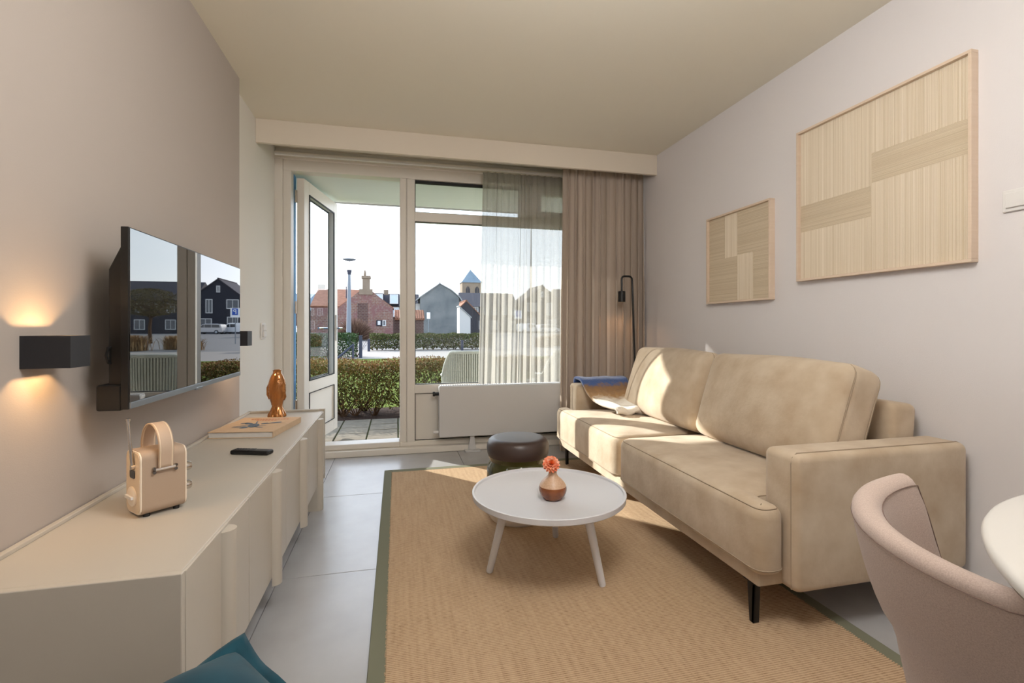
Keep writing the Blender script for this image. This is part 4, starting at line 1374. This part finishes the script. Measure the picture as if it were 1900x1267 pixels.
MB().lathe([(0, .728), (DR - .012, .728), (DR - .002, .733), (DR, .742), (DR - .003, .748), (DR - .008, .750), (0, .750)], dx, dy, 128).build('top', M['dining'], t, True, angle=50)
MB().lathe([(DR - .02, .722), (DR - .010, .722), (DR - .006, .7285), (DR - .02, .7285)], dx, dy, 128).build('edge_band', M['dining_edge'], t, True)
MB().lathe([(0, .0), (.24, .0), (.24, .012), (.05, .03), (.035, .06), (.03, .70), (.06, .728), (0, .728)], dx, dy, 40).build('pedestal', M['blackmetal'], t, True, angle=50)

# ------------------------------------------------------------------ teal cushion on a pouf (lower left)
t = thing('pouf', 'round low upholstered pouf under the teal cushion', 'pouf', (-.34, .70, 0))
MB().lathe([(0, .012), (.17, .012), (.20, .03), (.215, .10), (.215, .22), (.20, .285), (.17, .305), (0, .308)], -.34, .70, 40).build('body', M['chair'], t, True, angle=60)
MB().lathe([(0, 0), (.16, 0), (.16, .012), (0, .012)], -.34, .70, 32).build('base', M['blackmetal'], t, True, angle=40)
PW = .245
pm = Matrix.Translation((-.338, .735, .370)) @ Matrix.Rotation(math.radians(41), 4, 'Z')
def pil(u, v, s, k=.085):
    x, y = (2 * u - 1), (2 * v - 1)
    e = (1 - x ** 4) * (1 - y ** 4)
    pinx = 1 - .05 * (1 - y * y)
    piny = 1 - .05 * (1 - x * x)
    z = s * (k if s > 0 else .062) * max(0, e) ** .45
    z += .005 * math.sin(8 * x + 5 * y) * e + .020 * (max(abs(x), abs(y)) ** 6) * (abs(x * y)) ** 2
    return Vector((x * PW * pinx, y * PW * piny, z))
mb = MB()
for s in (1, -1):
    mb.grid(lambda u, v: pil(u, v, s), 40, 40, mt=pm)
o = mb.build('floor_cushion', M['velvet'], None, True, angle=180, loc=(-.34, .73, .31), weld=.0005)
tag(o, 'teal velvet cushion with a flanged edge at the lower left corner', 'cushion')
fl_ = MB()
def ringp(k, q_):
    a = (k % 80) / 80 * 4
    side = int(a) % 4; q = a - int(a)
    c = [(0, 0), (1, 0), (1, 1), (0, 1)]
    p0, p1 = c[side], c[(side + 1) % 4]
    u, v = p0[0] + (p1[0] - p0[0]) * q, p0[1] + (p1[1] - p0[1]) * q
    b = pil(u, v, 1)
    f = 1 + (-.012 + .034 * q_) / PW
    return Vector((b.x * f, b.y * f, b.z + q_ * (.010 + .007 * math.sin(k * .8))))
fl_.grid(lambda u, v: pm @ ringp(int(round(u * 80)), v), 80, 4, True)
fl_.build('flange', M['velvet'], o, True, solid=.012, angle=180)

# ================================================================== outdoors
ZG = -0.05
def slab(name, x0, x1, y0, y1, z, m, h=.3):
    return struct(B(x0, x1, y0, y1, z - h, z).build(name, M[m], loc=((x0 + x1) / 2, (y0 + y1) / 2, z)))
slab('ground', -120, 160, 24.3, 230, ZG - .02, 'asphalt')
slab('lawn', -30, 60, 6.75, 17.4, ZG, 'lawn')
slab('path', -60, 90, 17.4, 24.3, ZG - .01, 'path')
slab('planting_bed', -30, 60, 5.84, 6.75, ZG + .01, 'soil')
terrace = slab('terrace_floor', -2.0, 4.2, 4.33, 5.84, -.036, 'moss', .2)
rr = random.Random(12)
pav = None
ix = 0
x = -1.485
while x < 3.9:
    off = .15 if ix % 2 else 0.02
    y = 4.34 - off
    while y < 5.83:
        y0, y1 = max(y, 4.34), min(y + .297, 5.835)
        if y1 - y0 > .05:
            full = abs((y1 - y0) - .297) < 1e-4
            if full and pav:
                o = pav.copy(); COL.objects.link(o)
            else:
                o = MB().box(-.1435, .1435, -(y1 - y0) / 2 + .005, (y1 - y0) / 2 - .005, -.025, 0).build('paver', M['paver'], bevel=.004, seg=1)
                if full:
                    pav = o
            o.name = 'paver'
            o.parent = terrace
            o.location = Vector((x + .15, (y0 + y1) / 2, -.022 + rr.uniform(-.002, .002))) - terrace.location
            o.rotation_euler = (rr.uniform(-.004, .004), rr.uniform(-.004, .004), rr.uniform(-.006, .006))
        y += .30
    x += .30; ix += 1

# balcony slab above and blue partition on the left
struct(B(-1.6, 7.0, YF + .12, 5.10, 2.31, 2.62).build('trim_4', M['overhang'], loc=(1, 4.7, 2.31)), 'pale green underside of the balcony above the terrace')
struct(B(-1.6, 7.0, 5.10, 5.13, 2.30, 2.66).build('trim_5', M['render_white'], loc=(1, 5.1, 2.31)))
struct(B(-1.03, -.955, YF + .20, 4.82, -.03, 2.31).build('wall_partition', M['bluewall'], loc=(-1, 4.7, 0)), 'blue partition wall left of the terrace')

struct(B(-.96, -.822, YO + .012, YO + .10, -.03, 2.32).build('trim_6', M['bluewall'], loc=(-.9, 4.3, 0)), 'blue outer door post')
# ---- hedges: leaves are a mass, stems carry them
def box_points(n, x0, x1, y0, y1, z0, z1, rough=.04, shell=.65):
    p = RNG.uniform(0, 1, (n, 3))
    k = RNG.uniform(0, 1, n) < shell
    f = RNG.integers(0, 5, n)
    p[k & (f == 0), 1] = RNG.beta(1, 6, (k & (f == 0)).sum())
    p[k & (f == 1), 1] = 1 - RNG.beta(1, 6, (k & (f == 1)).sum())
    m_ = k & (f >= 2)
    p[m_, 2] = 1 - RNG.beta(1, 5, m_.sum())
    q = np.empty_like(p)
    q[:, 0] = x0 + (x1 - x0) * p[:, 0]
    q[:, 1] = y0 + (y1 - y0) * p[:, 1]
    wav = rough * (np.sin(q[:, 0] * 5.1) + np.sin(q[:, 0] * 11.3 + 2) * .6)
    q[:, 2] = z0 + (z1 - z0 + wav) * p[:, 2]
    return q
def hedge(label, x0, x1, y0, y1, z1, n, size, leafm, zleaf, nst, tip=None, wav=.02):
    t = thing('hedge', label, 'hedge', ((x0 + x1) / 2, (y0 + y1) / 2, ZG))
    P = box_points(n, x0, x1, y0, y1, zleaf, z1, wav, .45)
    stuff(raw_mesh('foliage', leaf_verts(P, size), 4, M[leafm], t))
    if tip:
        P = box_points(n // 3, x0, x1, y0, y1, z1 - .10, z1 + .045, wav, .3)
        stuff(raw_mesh('young_shoots', leaf_verts(P, size * .8, 1.6), 4, M[tip], t))
    st = MB()
    r = random.Random(int(abs(x0) * 10))
    for k in range(nst):
        x = x0 + (x1 - x0) * (k + r.uniform(-.6, 1.6)) / nst
        y = (y0 + y1) / 2 + r.uniform(-.2, .2)
        b = Vector((x, y, ZG))
        for q in range(12):
            e = Vector((x + r.uniform(-.4, .4), r.uniform(y0, y1), r.uniform(.45, .95) * z1))
            mid = b.lerp(e, .45) + Vector((r.uniform(-.06, .06), r.uniform(-.06, .06), -.03))
            st.tube([b + Vector((r.uniform(-.02, .02), 0, 0)), mid, e], [r.uniform(.006, .012), .005, .003], 4, caps=False)
    stuff(st.build('stems', M['twig'], t))
    return t
hedge('low green-brown clipped hedge with reddish shoots at the edge of the terrace', -2.8, 6.4, 5.98, 6.72, .595, 64000, .034, 'leaf_near', .05, 60, 'leaf_tip')
# looser lower twigs of the near hedge catch light
hedge('long clipped hedge behind the pale path across the street', -1.25, 4.7, 23.4, 24.6, .74, 15000, .085, 'leaf_far', .02, 22)
hedge('dark evergreen hedge block left of the dark posts', -5.2, -1.42, 18.0, 19.4, .84, 12000, .075, 'leaf_green', -.03, 10)

def post(x, y, z1, label):
    t = thing('bollard', label, 'post', (x, y, ZG))
    B(x - .055, x + .055, y - .055, y + .055, ZG - .05, z1).build('shaft', M['post'], t, bevel=.01)
    B(x - .062, x + .062, y - .062, y + .062, z1, z1 + .03).build('cap', M['post'], t, bevel=.008)
post(-1.27, 18.2, .72, 'dark square post at the end of the evergreen hedge')
post(-1.24, 22.9, .48, 'dark square post in front of the long clipped hedge')
post(3.05, 22.9, .40, 'dark square post before the hedge seen through the fixed pane')
t = thing('railing', 'dark slanted rail beside the evergreen hedge', 'railing', (-1.6, 17.7, ZG))
MB().tube([(-2.05, 17.6, ZG - .02), (-1.5, 17.8, .42)], .04, 6).build('brace', M['post'], t)
MB().tube([(-1.5, 17.8, ZG - .02), (-1.5, 17.8, .46)], .04, 6).build('upright', M['post'], t)

# ---- dry ornamental grass and a bare shrub
def tuft(x, y, h, w, n, m, name, label, cat, group=None, thick=.012):
    t = thing(name, label, cat, (x, y, ZG), 0, group)
    b = np.stack([RNG.normal(x, w * .22, n), RNG.normal(y, w * .22, n), np.full(n, ZG)], 1)
    a = RNG.uniform(0, 2 * PI, n)
    l = RNG.uniform(.6, 1.05, n) * h
    out = RNG.uniform(.05, .5, n) * w
    mid = b + np.stack([np.cos(a) * out * .5, np.sin(a) * out * .5, l * .7], 1)
    tip = b + np.stack([np.cos(a) * out * 1.3, np.sin(a) * out * 1.3, l], 1)
    s = np.stack([np.cos(a + 1.57), np.sin(a + 1.57), np.zeros(n)], 1) * thick
    q = np.stack([b - s, b + s, mid + s, mid - s, mid - s, mid + s, tip + s * .3, tip - s * .3], 1).reshape(-1, 3)
    stuff(raw_mesh('blades', q, 4, M[m], t))
    return t
for i, (x, y, h) in enumerate(((-6.3, 20.6, .72), (-5.3, 20.2, .70), (-4.35, 20.5, .68), (-3.4, 20.7, .66))):
    tuft(x, y, h, .8, 700, 'drygrass', 'ornamental_grass', ('dry grass tuft seen through the door glass, leftmost of four', 'dry grass tuft seen through the door glass, second from the left', 'dry grass tuft seen through the door glass, third from the left', 'dry grass tuft seen through the door glass, nearest the door edge')[i], 'grass', 'dry grass tufts behind the door glass', .016)
for i, (x, y, h) in enumerate(((8.1, 25.9, .60), (9.3, 27.2, .68), (10.4, 25.9, .72), (11.5, 27.3, .70), (12.6, 26.0, .74))):
    tuft(x, y, h, .8, 600, 'drygrass', 'ornamental_grass', 'dry grass tuft mirrored in the television below the tree', 'grass', 'dry grass tufts mirrored in the television', .016)
t = thing('bare_shrub', 'round leafless brown shrub before the red brick gable', 'shrub', (-3.4, 42.0, ZG))
n = 2600
a = RNG.uniform(0, 2 * PI, n); el = np.arccos(RNG.uniform(0.0, 1, n)); r = RNG.uniform(.6, 1, n)
d = np.stack([np.sin(el) * np.cos(a) * 1.75, np.sin(el) * np.sin(a) * 1.4, np.cos(el) * 1.9], 1) * r[:, None]
c0 = np.array([-3.4, 42.0, 0.0])
s = RNG.normal(size=(n, 3)) * .018
p0 = c0 + d * .1; p1 = c0 + d
stuff(raw_mesh('twigs', np.stack([p0 - s, p0 + s, p1 + s * .5, p1 - s * .5], 1).reshape(-1, 3), 4, M['bareshrub'], t))

# ---- street lamp, signs
t = thing('street_lamp', 'grey street lamp with a flat round disc head', 'street lamp', (-2.92, 31.55, ZG))
MB().tube([(-2.92, 31.55, ZG - .05), (-2.90, 31.55, 2.3), (-2.88, 31.55, 4.35)], [.17, .13, .09], 14).build('pole', M['galv'], t, True)
MB().lathe([(.08, 4.30), (.10, 4.36), (.16, 4.62), (.0, 4.62)], -2.88, 31.55, 16).build('projector_cup', M['post'], t, True, angle=40)
h_ = MB()
for a in (0.6, 2.7, 4.8):
    h_.tube([(-2.88 + .12 * math.cos(a), 31.55 + .12 * math.sin(a), 4.60), (-2.88 + .26 * math.cos(a), 31.55 + .26 * math.sin(a), 5.22)], .008, 4)
h_.build('head_rods', M['galv'], t)
MB().lathe([(0, 5.16), (.18, 5.20), (.40, 5.27), (.42, 5.29), (.30, 5.33), (0, 5.36)], -2.88, 31.55, 32).build('disc_head', M['galv'], t, True, angle=50)
t = thing('street_sign', 'small blank white sign on a thin post before the grey gable', 'sign', (2.58, 40.5, ZG))
MB().tube([(2.58, 40.55, ZG - .05), (2.58, 40.55, 2.25)], .03, 8).build('post', M['galv'], t)
B(2.44, 2.72, 40.48, 40.51, 1.75, 2.28).build('plate', M['signwhite'], t)
t = thing('parking_sign', 'blue parking sign on a post mirrored in the television', 'sign', (9.0, 35.4, ZG))
MB().tube([(9.0, 35.45, ZG - .05), (9.0, 35.45, 2.25)], .03, 8).build('post', M['galv'], t)
B(8.72, 9.28, 35.38, 35.41, 1.70, 2.33).build('plate', M['signwhite'], t)
pl = B(8.82, 9.18, 35.372, 35.38, 1.86, 2.30).build('blue_field', M['signblue'], t)
pm_ = MB(); pm_.box(8.92, 8.965, 35.366, 35.373, 1.93, 2.24)
ring = [(.045 + .0, 0)]
outer = [(8.965, 2.24), (9.03, 2.24)] + [(9.03 + .08 * math.sin(PI * k / 8), 2.16 + .08 * math.cos(PI * k / 8)) for k in range(9)] + [(8.965, 2.08)]
inner = [(8.965, 2.195), (9.03, 2.195)] + [(9.03 + .037 * math.sin(PI * k / 8), 2.16 + .037 * math.cos(PI * k / 8)) for k in range(9)] + [(8.965, 2.123)]
nn = len(outer)
pm_.add([(x, 35.366, z) for x, z in outer] + [(x, 35.366, z) for x, z in inner], [(i, i + 1, nn + i + 1, nn + i) for i in range(nn - 1)])
pm_.build('letter', M['signwhite'], pl)

# ---- wicker chairs on the terrace
def wicker_chair(x, y, rz, label):
    t = thing('wicker_chair', label, 'chair', (x, y, -.02), rz, 'wicker chairs on the terrace')
    mt = WM(t)
    # back shell: local +y is the front of the chair; back curves round the sitter
    def bpt(ph, v):
        zt = .80 - .26 * min(1, max(0, (abs(ph) - .75) / .55)) ** 1.3
        z = .12 + (zt - .12) * v
        r = .25 + .045 * v + .012 * math.sin(PI * v)
        fx = 1.12 if abs(math.cos(ph)) > -1 else 1
        return Vector((r * math.sin(ph) * 1.05, -r * math.cos(ph) * (.9), z)), zt
    PHm = 1.75
    st = MB()
    nst = 46
    for k in range(nst):
        ph = -PHm + 2 * PHm * k / (nst - 1)
        st.tube([mt @ bpt(ph, j / 7)[0] for j in range(8)], .010, 4, caps=False)
    stuff(st.build('woven_stakes', M['wicker'], t, True))
    wv = MB()
    wv.grid(lambda u, v: mt @ (Vector((bpt(-PHm + 2 * PHm * u, v)[0].x * .965, bpt(-PHm + 2 * PHm * u, v)[0].y * .965, bpt(-PHm + 2 * PHm * u, v)[0].z))), 60, 16)
    wv.build('woven_back', M['wicker_seat'], t, True, solid=.006, angle=180)
    rm = MB()
    rm.tube([mt @ (bpt(-PHm + 2 * PHm * k / 50, 1)[0]) for k in range(51)], .018, 8)
    rm.build('braided_rim', M['wicker'], t, True)
    se = MB(); se.rbox((0, .06, .40), (.50, .52, .10), .03, n=4, mt=mt, bulge=(0, 0, .01))
    se.build('seat_cushion', M['wicker_seat'], t, True)
    ap = MB(); ap.box(-.26, .26, .27, .29, .12, .36, mt)
    ap.build('front_apron', M['wicker'], t)
    for sx in (-1, 1):
        for yy in (-.16, .27):
            MB().tube([mt @ Vector((sx * .22, yy, 0)), mt @ Vector((sx * .24, yy, .36))], .018, 8).build('leg', M['wicker'], t, True)
wicker_chair(.80, 5.36, -.10, 'white wicker armchair seen from behind through the fixed pane')
wicker_chair(1.84, 5.36, .45, 'white wicker armchair half veiled behind the sheer curtain')

# ---- houses
def window(par, x0, x1, z0, z1, y, fm='white_wood', pm='darkpane', bar=True, fw=.09):
    f = MB()
    f.box(x0, x1, y - .06, y + .02, z0, z0 + fw); f.box(x0, x1, y - .06, y + .02, z1 - fw, z1)
    f.box(x0, x0 + fw, y - .06, y + .02, z0 + fw, z1 - fw); f.box(x1 - fw, x1, y - .06, y + .02, z0 + fw, z1 - fw)
    if bar:
        c = (x0 + x1) / 2
        f.box(c - fw * .35, c + fw * .35, y - .06, y + .02, z0 + fw, z1 - fw)
    o = f.build('window', M[fm], par)
    B(x0 + fw, x1 - fw, y - .025, y - .02, z0 + fw, z1 - fw).build('pane', M[pm], o)
def roof_pair(par, x0, x1, xm, y0, y1, eave, ridge, m, th=.14, over=.15, eave2=None):
    e2 = eave if eave2 is None else eave2
    s1 = (ridge - eave) / (xm - x0); s2 = (ridge - e2) / (x1 - xm)
    MB().prism([(x0 - over, eave - over * s1), (xm, ridge), (xm, ridge + th), (x0 - over, eave - over * s1 + th)], 'y', y0 - over * .3, y1).build('roof_slope', M[m], par)
    MB().prism([(x1 + over, e2 - over * s2), (xm, ridge), (xm, ridge + th), (x1 + over, e2 - over * s2 + th)], 'y', y0 - over * .3, y1).build('roof_slope', M[m], par)
    B(xm - .14, xm + .14, y0 - .05, y1, ridge + th - .05, ridge + th + .08).build('ridge_cap', M[m], par)

# red brick house with chimney
t = thing('brick_house', 'old red brick gable house with a tall chimney', 'house', (-2.8, 46.9, ZG))
MB().prism([(-7.6, ZG - .1), (-.35, ZG - .1), (-.35, 2.85), (-2.25, 4.45), (-2.8, 4.78), (-3.35, 4.45), (-5.25, 2.85), (-7.6, 2.85)], 'y', 46.9, 51.5).build('wall', M['brick'], t)
roof_pair(t, -5.25, -.35, -2.8, 46.98, 51.5, 2.85, 4.72, 'roof_orange', .10, .08)
MB().prism([(47.0, 2.85), (51.4, 4.75), (51.4, 4.9), (46.9, 2.98)], 'x', -7.7, -3.6).build('roof_slope', M['roof_orange'], t)
B(-3.4, -2.2, 46.82, 47.0, 4.1, 4.62).build('gable_shoulder', M['stone'], t)
c = B(-3.12, -2.46, 46.85, 47.5, 4.3, 5.75).build('chimney', M['stone'], t)
B(-3.2, -2.38, 46.78, 47.58, 5.62, 5.86).build('chimney_cap', M['stone'], c)
MB().lathe([(.13, 0), (.10, .4), (.07, .55), (0, .55)], -2.9, 47.1, 10, 5.86).build('chimney_pot', M['stone'], c, True)
window(t, -1.30, -.98, 1.16, 1.72, 46.9, bar=False, fw=.06)
B(-1.86, -1.32, 46.82, 46.9, 1.18, 1.72).build('shutter', M['darkwood'], t)
B(-1.74, -1.48, 46.80, 46.82, 1.26, 1.64).build('shutter_panel', M['white_wood'], t)
window(t, -6.1, -5.35, 1.3, 2.4, 46.9, fw=.07)
for k, (bx_, bw_) in enumerate(((-3.55, .9),)):
    B(bx_, bx_ + bw_, 46.86, 46.9, .2, 3.3).build('bricked_up_panel', M['brick_dark'], t)
MB().tube([(-4.75, 49, 3.0), (-4.75, 49, 5.0)], .05, 6).build('flue_pipe', M['post'], t)

t = thing('brick_shed', 'low brick outbuilding with a pantile roof beside the red house', 'building', (1.2, 51, ZG))
B(-.15, 2.75, 50.9, 53.0, ZG - .1, 1.86).build('wall', M['brick_dark'], t)
MB().prism([(50.7, 1.80), (53.0, 2.75), (53.0, 2.9), (50.7, 1.95)], 'x', -.2, 2.85).build('roof_slope', M['roof_orange'], t)
rb = MB()
for k in range(13):
    x = -.15 + k * .24
    rb.tube([(x, 50.68, 1.95), (x, 53.0, 2.9)], .06, 6)
rb.build('roof_rolls', M['roof_orange'], t, True)

# dark terrace with white dormers behind the brick house
t = thing('terraced_row', 'dark roofed row with white dormer windows behind the red house', 'house', (.5, 72, ZG))
B(-6, 3.2, 72.2, 79, ZG - .1, 4.2).build('wall', M['brick_dark'], t)
MB().prism([(71.9, 4.1), (75, 6.1), (78.9, 4.1)], 'x', -6.1, 3.3).build('roof', M['roof_dark'], t)
for x0 in (-3.2, -1.05):
    d_ = B(x0, x0 + 1.35, 71.7, 74.5, 4.35, 5.95).build('dormer', M['roof_dark'], t)
    window(d_, x0 + .08, x0 + 1.27, 4.45, 5.85, 71.68, pm='lightpane', fw=.12, bar=False)
window(t, -.65, .35, 3.0, 4.0, 72.2, pm='lightpane', fw=.14)
window(t, -2.6, -1.6, 3.0, 4.0, 72.2, pm='lightpane', fw=.14)
B(-1.9, -1.2, 74.7, 75.3, 5.8, 6.7).build('chimney', M['stone'], t)
B(-1.2, .9, 71.6, 72.3, 2.55, 2.95).build('canopy', M['white_wood'], t)

# grey rendered gable house
t = thing('grey_house', 'house with a large stained grey rendered gable', 'house', (5.5, 65.2, ZG))
MB().prism([(3.05, ZG - .1), (8.25, ZG - .1), (8.25, 5.1), (7.2, 6.0), (5.65, 6.85), (4.3, 5.95), (3.05, 5.0)], 'y', 65.2, 71.6).build('wall', M['grey_render'], t)
B(2.35, 3.05, 65.9, 71.5, ZG - .1, 4.25).build('side_wing', M['render_white'], t)
MB().prism([(2.2, 4.30), (3.05, 5.02), (5.65, 6.90), (5.65, 7.02), (2.98, 5.14), (2.12, 4.42)], 'y', 65.05, 71.6).build('roof_slope', M['zinc'], t)
MB().prism([(8.62, 4.6), (8.28, 5.14), (7.2, 6.04), (5.65, 6.90), (5.65, 7.02), (7.26, 6.16), (8.38, 5.22), (8.74, 4.66)], 'y', 65.05, 71.6).build('roof_slope', M['zinc'], t)
B(5.55, 5.75, 65.1, 71.5, 6.95, 7.08).build('ridge_cap', M['zinc'], t)
B(2.2, 2.35, 65.9, 66.0, 1.0, 3.0).build('white_box', M['white_wood'], t)

# church tower
t = thing('church_tower', 'square stone church tower with a slate pyramid spire', 'tower', (19.7, 129, ZG))
B(17.15, 22.3, 128.4, 133.6, ZG - .2, 13.1).build('shaft', M['stone'], t)
MB().add([(16.9, 128.1, 13.1), (22.55, 128.1, 13.1), (22.55, 133.9, 13.1), (16.9, 133.9, 13.1), (19.72, 131, 16.9)], [(0, 1, 4), (1, 2, 4), (2, 3, 4), (3, 0, 4), (3, 2, 1, 0)]).build('spire', M['slate'], t)
MB().tube([(19.72, 131, 16.6), (19.72, 131, 18.4)], .07, 5).build('weather_vane', M['post'], t)
B(17.0, 22.45, 128.25, 133.7, 8.3, 8.6).build('string_course', M['stone'], t)
for x in (18.1, 20.6):
    w_ = MB()
    w_.prism([(x, 9.3), (x + 1.1, 9.3), (x + 1.1, 11.3), (x + .85, 11.85), (x + .55, 12.1), (x + .25, 11.85), (x, 11.3)], 'y', 128.3, 128.42)
    o = w_.build('belfry_window', M['darkwood'], t)
    B(x + .5, x + .6, 128.24, 128.3, 9.3, 11.9).build('stone_bar', M['stone'], o)

t = thing('white_shed', 'white lean-to gable wall beside the grey house', 'building', (7.7, 54.8, ZG))
MB().prism([(6.98, ZG - .1), (8.25, ZG - .1), (8.25, 2.2), (6.98, 3.34)], 'y', 54.7, 57).build('wall', M['render_white'], t)
MB().prism([(6.9, 3.42), (8.4, 2.1), (8.4, 2.2), (6.9, 3.54)], 'y', 54.6, 57).build('roof_slope', M['zinc'], t)
t = thing('dark_gable_house', 'narrow dark timber gable house behind the white lean-to', 'house', (10.6, 74.6, ZG))
MB().prism([(8.6, ZG - .1), (12.6, ZG - .1), (12.6, 3.1), (10.6, 5.1), (8.6, 3.1)], 'y', 74.6, 82).build('wall', M['darkwood'], t)
roof_pair(t, 8.6, 12.6, 10.6, 74.5, 82, 3.1, 5.1, 'roof_orange', .16)
window(t, 9.4, 10.2, 2.2, 3.4, 74.6, pm='lightpane')

# dark houses far right: veiled by the sheer curtain, clear in the television's reflection
def dark_gable(cx, y, w, eave, ridge, depth, label, wins):
    t = thing('dark_house', label, 'house', (cx, y, ZG), 0, 'dark gabled houses across the car park')
    x0, x1 = cx - w / 2, cx + w / 2
    MB().prism([(x0, ZG - .1), (x1, ZG - .1), (x1, eave), (cx, ridge), (x0, eave)], 'y', y, y + depth).build('wall', M['darkwood'], t)
    roof_pair(t, x0, x1, cx, y - .1, y + depth, eave, ridge, 'roof_dark', .2, .2)
    for a in wins:
        window(t, cx + a[0], cx + a[1], a[2], a[3], y, fw=.14)
    return t
def dark_row(x0, x1, y, eave, ridge, depth, label, n):
    t = thing('dark_row', label, 'house', ((x0 + x1) / 2, y, ZG))
    B(x0, x1, y, y + depth, ZG - .1, eave).build('wall', M['darkwood'], t)
    MB().prism([(y - .4, eave - .15), (y + depth / 2, ridge), (y + depth + .4, eave - .15)], 'x', x0 - .2, x1 + .2).build('roof', M['roof_dark'], t)
    w = (x1 - x0) / n
    for k in range(n):
        a = x0 + k * w
        window(t, a + w * .15, a + w * .42, 3.6, 5.2, y, fw=.12)
        window(t, a + w * .58, a + w * .85, 3.6, 5.2, y, fw=.12)
        window(t, a + w * .55, a + w * .9, .6, 2.4, y, fw=.12)
    return t
dark_gable(29.2, 94.6, 8.3, 6.2, 9.5, 10, 'dark timber house with a tall gable mirrored in the television', [(-3.3, -1.3, 4.3, 6.0), (.9, 2.0, 3.5, 6.0), (-3.2, -1.4, .6, 2.9), (-.3, .3, 7.2, 8.4), (1.0, 3.0, .6, 2.6)])
dark_row(34.1, 58, 97, 6.0, 9.6, 11, 'long dark roofed row right of the tall gable, mirrored behind the tree', 5)
dark_row(13.0, 24.4, 97, 5.4, 8.4, 10, 'dark roofed row left of the tall gable, veiled by the sheer curtain', 3)
# far houses to the left, through the door glass
t = thing('slate_house', 'grey slate roofed house seen through the open door leaf', 'house', (-12, 64, ZG))
B(-16, -8.9, 63, 70, ZG - .1, 3.2).build('wall', M['brick_dark'], t)
MB().prism([(62.7, 3.1), (66.5, 5.4), (70.3, 3.1)], 'x', -16.2, -8.7).build('roof', M['slate'], t)
B(-9.9, -9.1, 66.0, 67.0, 5.0, 6.6).build('chimney', M['stone'], t)
window(t, -11.6, -10.4, 1.2, 2.6, 63)
window(t, -14.4, -13.2, 1.2, 2.6, 63)

# ---- cars
def car(name, label, x, y, rz, L, Hh, Wd, paint, prof, cabin, group=None):
    t = thing(name, label, 'car', (x, y, ZG), rz, group)
    mt = WM(t)
    MB().prism(prof, 'y', -Wd / 2, Wd / 2, mt).build('body', M[paint], t, bevel=.06, seg=2)
    for sy in (-1, 1):
        for pts in cabin:
            MB().prism(pts, 'y', sy * (Wd / 2 - .02), sy * (Wd / 2 + .012), mt).build('side_window', M['carglass'], t)
        for xx in (-L * .31, L * .30):
            w_ = MB().lathe([(0, -.1), (.22, -.1), (.31, -.1), (.33, -.06), (.33, .06), (.31, .1), (.2, .1), (0, .1)], 0, 0, 20, 0, mt @ T(xx, sy * (Wd / 2 - .06), .33, 0, PI / 2)).build('wheel', M['tyre'], t, True, angle=40)
            MB().lathe([(0, -.01), (.2, -.01), (.2, .01), (0, .012)], 0, 0, 16, 0, mt @ T(xx, sy * (Wd / 2 + .045), .33, 0, PI / 2)).build('hubcap', M['silver'], w_, True)
    for sy in (-1, 1):
        B_ = MB().box(-L / 2 - .01, -L / 2 + .10, sy * (Wd / 2 - .28) - .16, sy * (Wd / 2 - .28) + .16, .62, .78, mt)
        B_.build('headlight', M['lightpane'], t)
    MB().box(-L / 2 - .015, -L / 2 + .05, -.4, .4, .35, .5, mt).build('grille', M['tyre'], t)
    return t
mpv = [(-2.2, .28), (2.15, .28), (2.2, .7), (2.1, 1.15), (1.95, 1.55), (1.5, 1.66), (-.35, 1.66), (-.8, 1.55), (-1.5, 1.05), (-2.1, .86), (-2.22, .6)]
mwin = [[(-1.25, 1.06), (-.55, 1.05), (-.55, 1.5), (-.7, 1.5)], [(-.47, 1.05), (.55, 1.05), (.55, 1.52), (-.47, 1.52)], [(.63, 1.05), (1.85, 1.05), (1.75, 1.48), (.63, 1.52)]]
car('car', 'silver minivan parked before the dark gable, mirrored in the television', 27.6, 86.2, math.radians(8) + PI, 4.4, 1.7, 1.8, 'carsilver', mpv, mwin)
van = [(-2.2, .28), (2.15, .28), (2.2, .8), (2.15, 1.7), (2.0, 1.8), (-.6, 1.8), (-1.0, 1.65), (-1.6, 1.1), (-2.15, .92), (-2.22, .6)]
vwin = [[(-1.3, 1.12), (-.6, 1.1), (-.6, 1.62), (-.85, 1.6)], [(-.5, 1.1), (.4, 1.1), (.4, 1.62), (-.5, 1.62)]]
car('car', 'white van parked behind the parking sign, mirrored in the television', 24.6, 88.6, math.radians(8) + PI, 4.4, 1.8, 1.85, 'carwhite', van, vwin)
car('car', 'pale car far off behind the open door leaf', -11.2, 52.0, PI, 4.4, 1.7, 1.8, 'carwhite', mpv, mwin)

# ---- tree mirrored in the television
t = thing('street_tree', 'small round crowned tree mirrored dark in the television', 'tree', (15.0, 37.9, ZG))
MB().tube([(15.0, 37.9, ZG - .05), (15.05, 37.9, 1.0), (14.95, 37.9, 1.9), (15.0, 37.9, 2.9)], [.13, .11, .09, .03], 8).build('trunk', M['twig'], t, True)
br = MB(); rr = random.Random(8)
for k in range(26):
    a = rr.uniform(0, 2 * PI); z = rr.uniform(1.5, 2.6)
    e = Vector((15.0 + 1.6 * math.cos(a), 37.9 + 1.5 * math.sin(a), rr.uniform(2.0, 3.5)))
    br.tube([(15.0, 37.9, z), (Vector((15.0, 37.9, z)) + e) / 2 + Vector((0, 0, .15)), e], [.045, .03, .01], 5, caps=False)
stuff(br.build('branches', M['twig'], t))
n = 5200
a = RNG.uniform(0, 2 * PI, n); r = np.sqrt(RNG.uniform(0, 1, n)) ; zz = RNG.uniform(-1, 1, n)
rad = np.sqrt(np.clip(1 - zz ** 2, 0, 1))
P = np.stack([15.0 + 2.0 * rad * r * np.cos(a), 37.9 + 1.8 * rad * r * np.sin(a), 2.75 + .95 * zz], 1)
stuff(raw_mesh('crown', leaf_verts(P, .12), 4, M['treeleaf'], t))
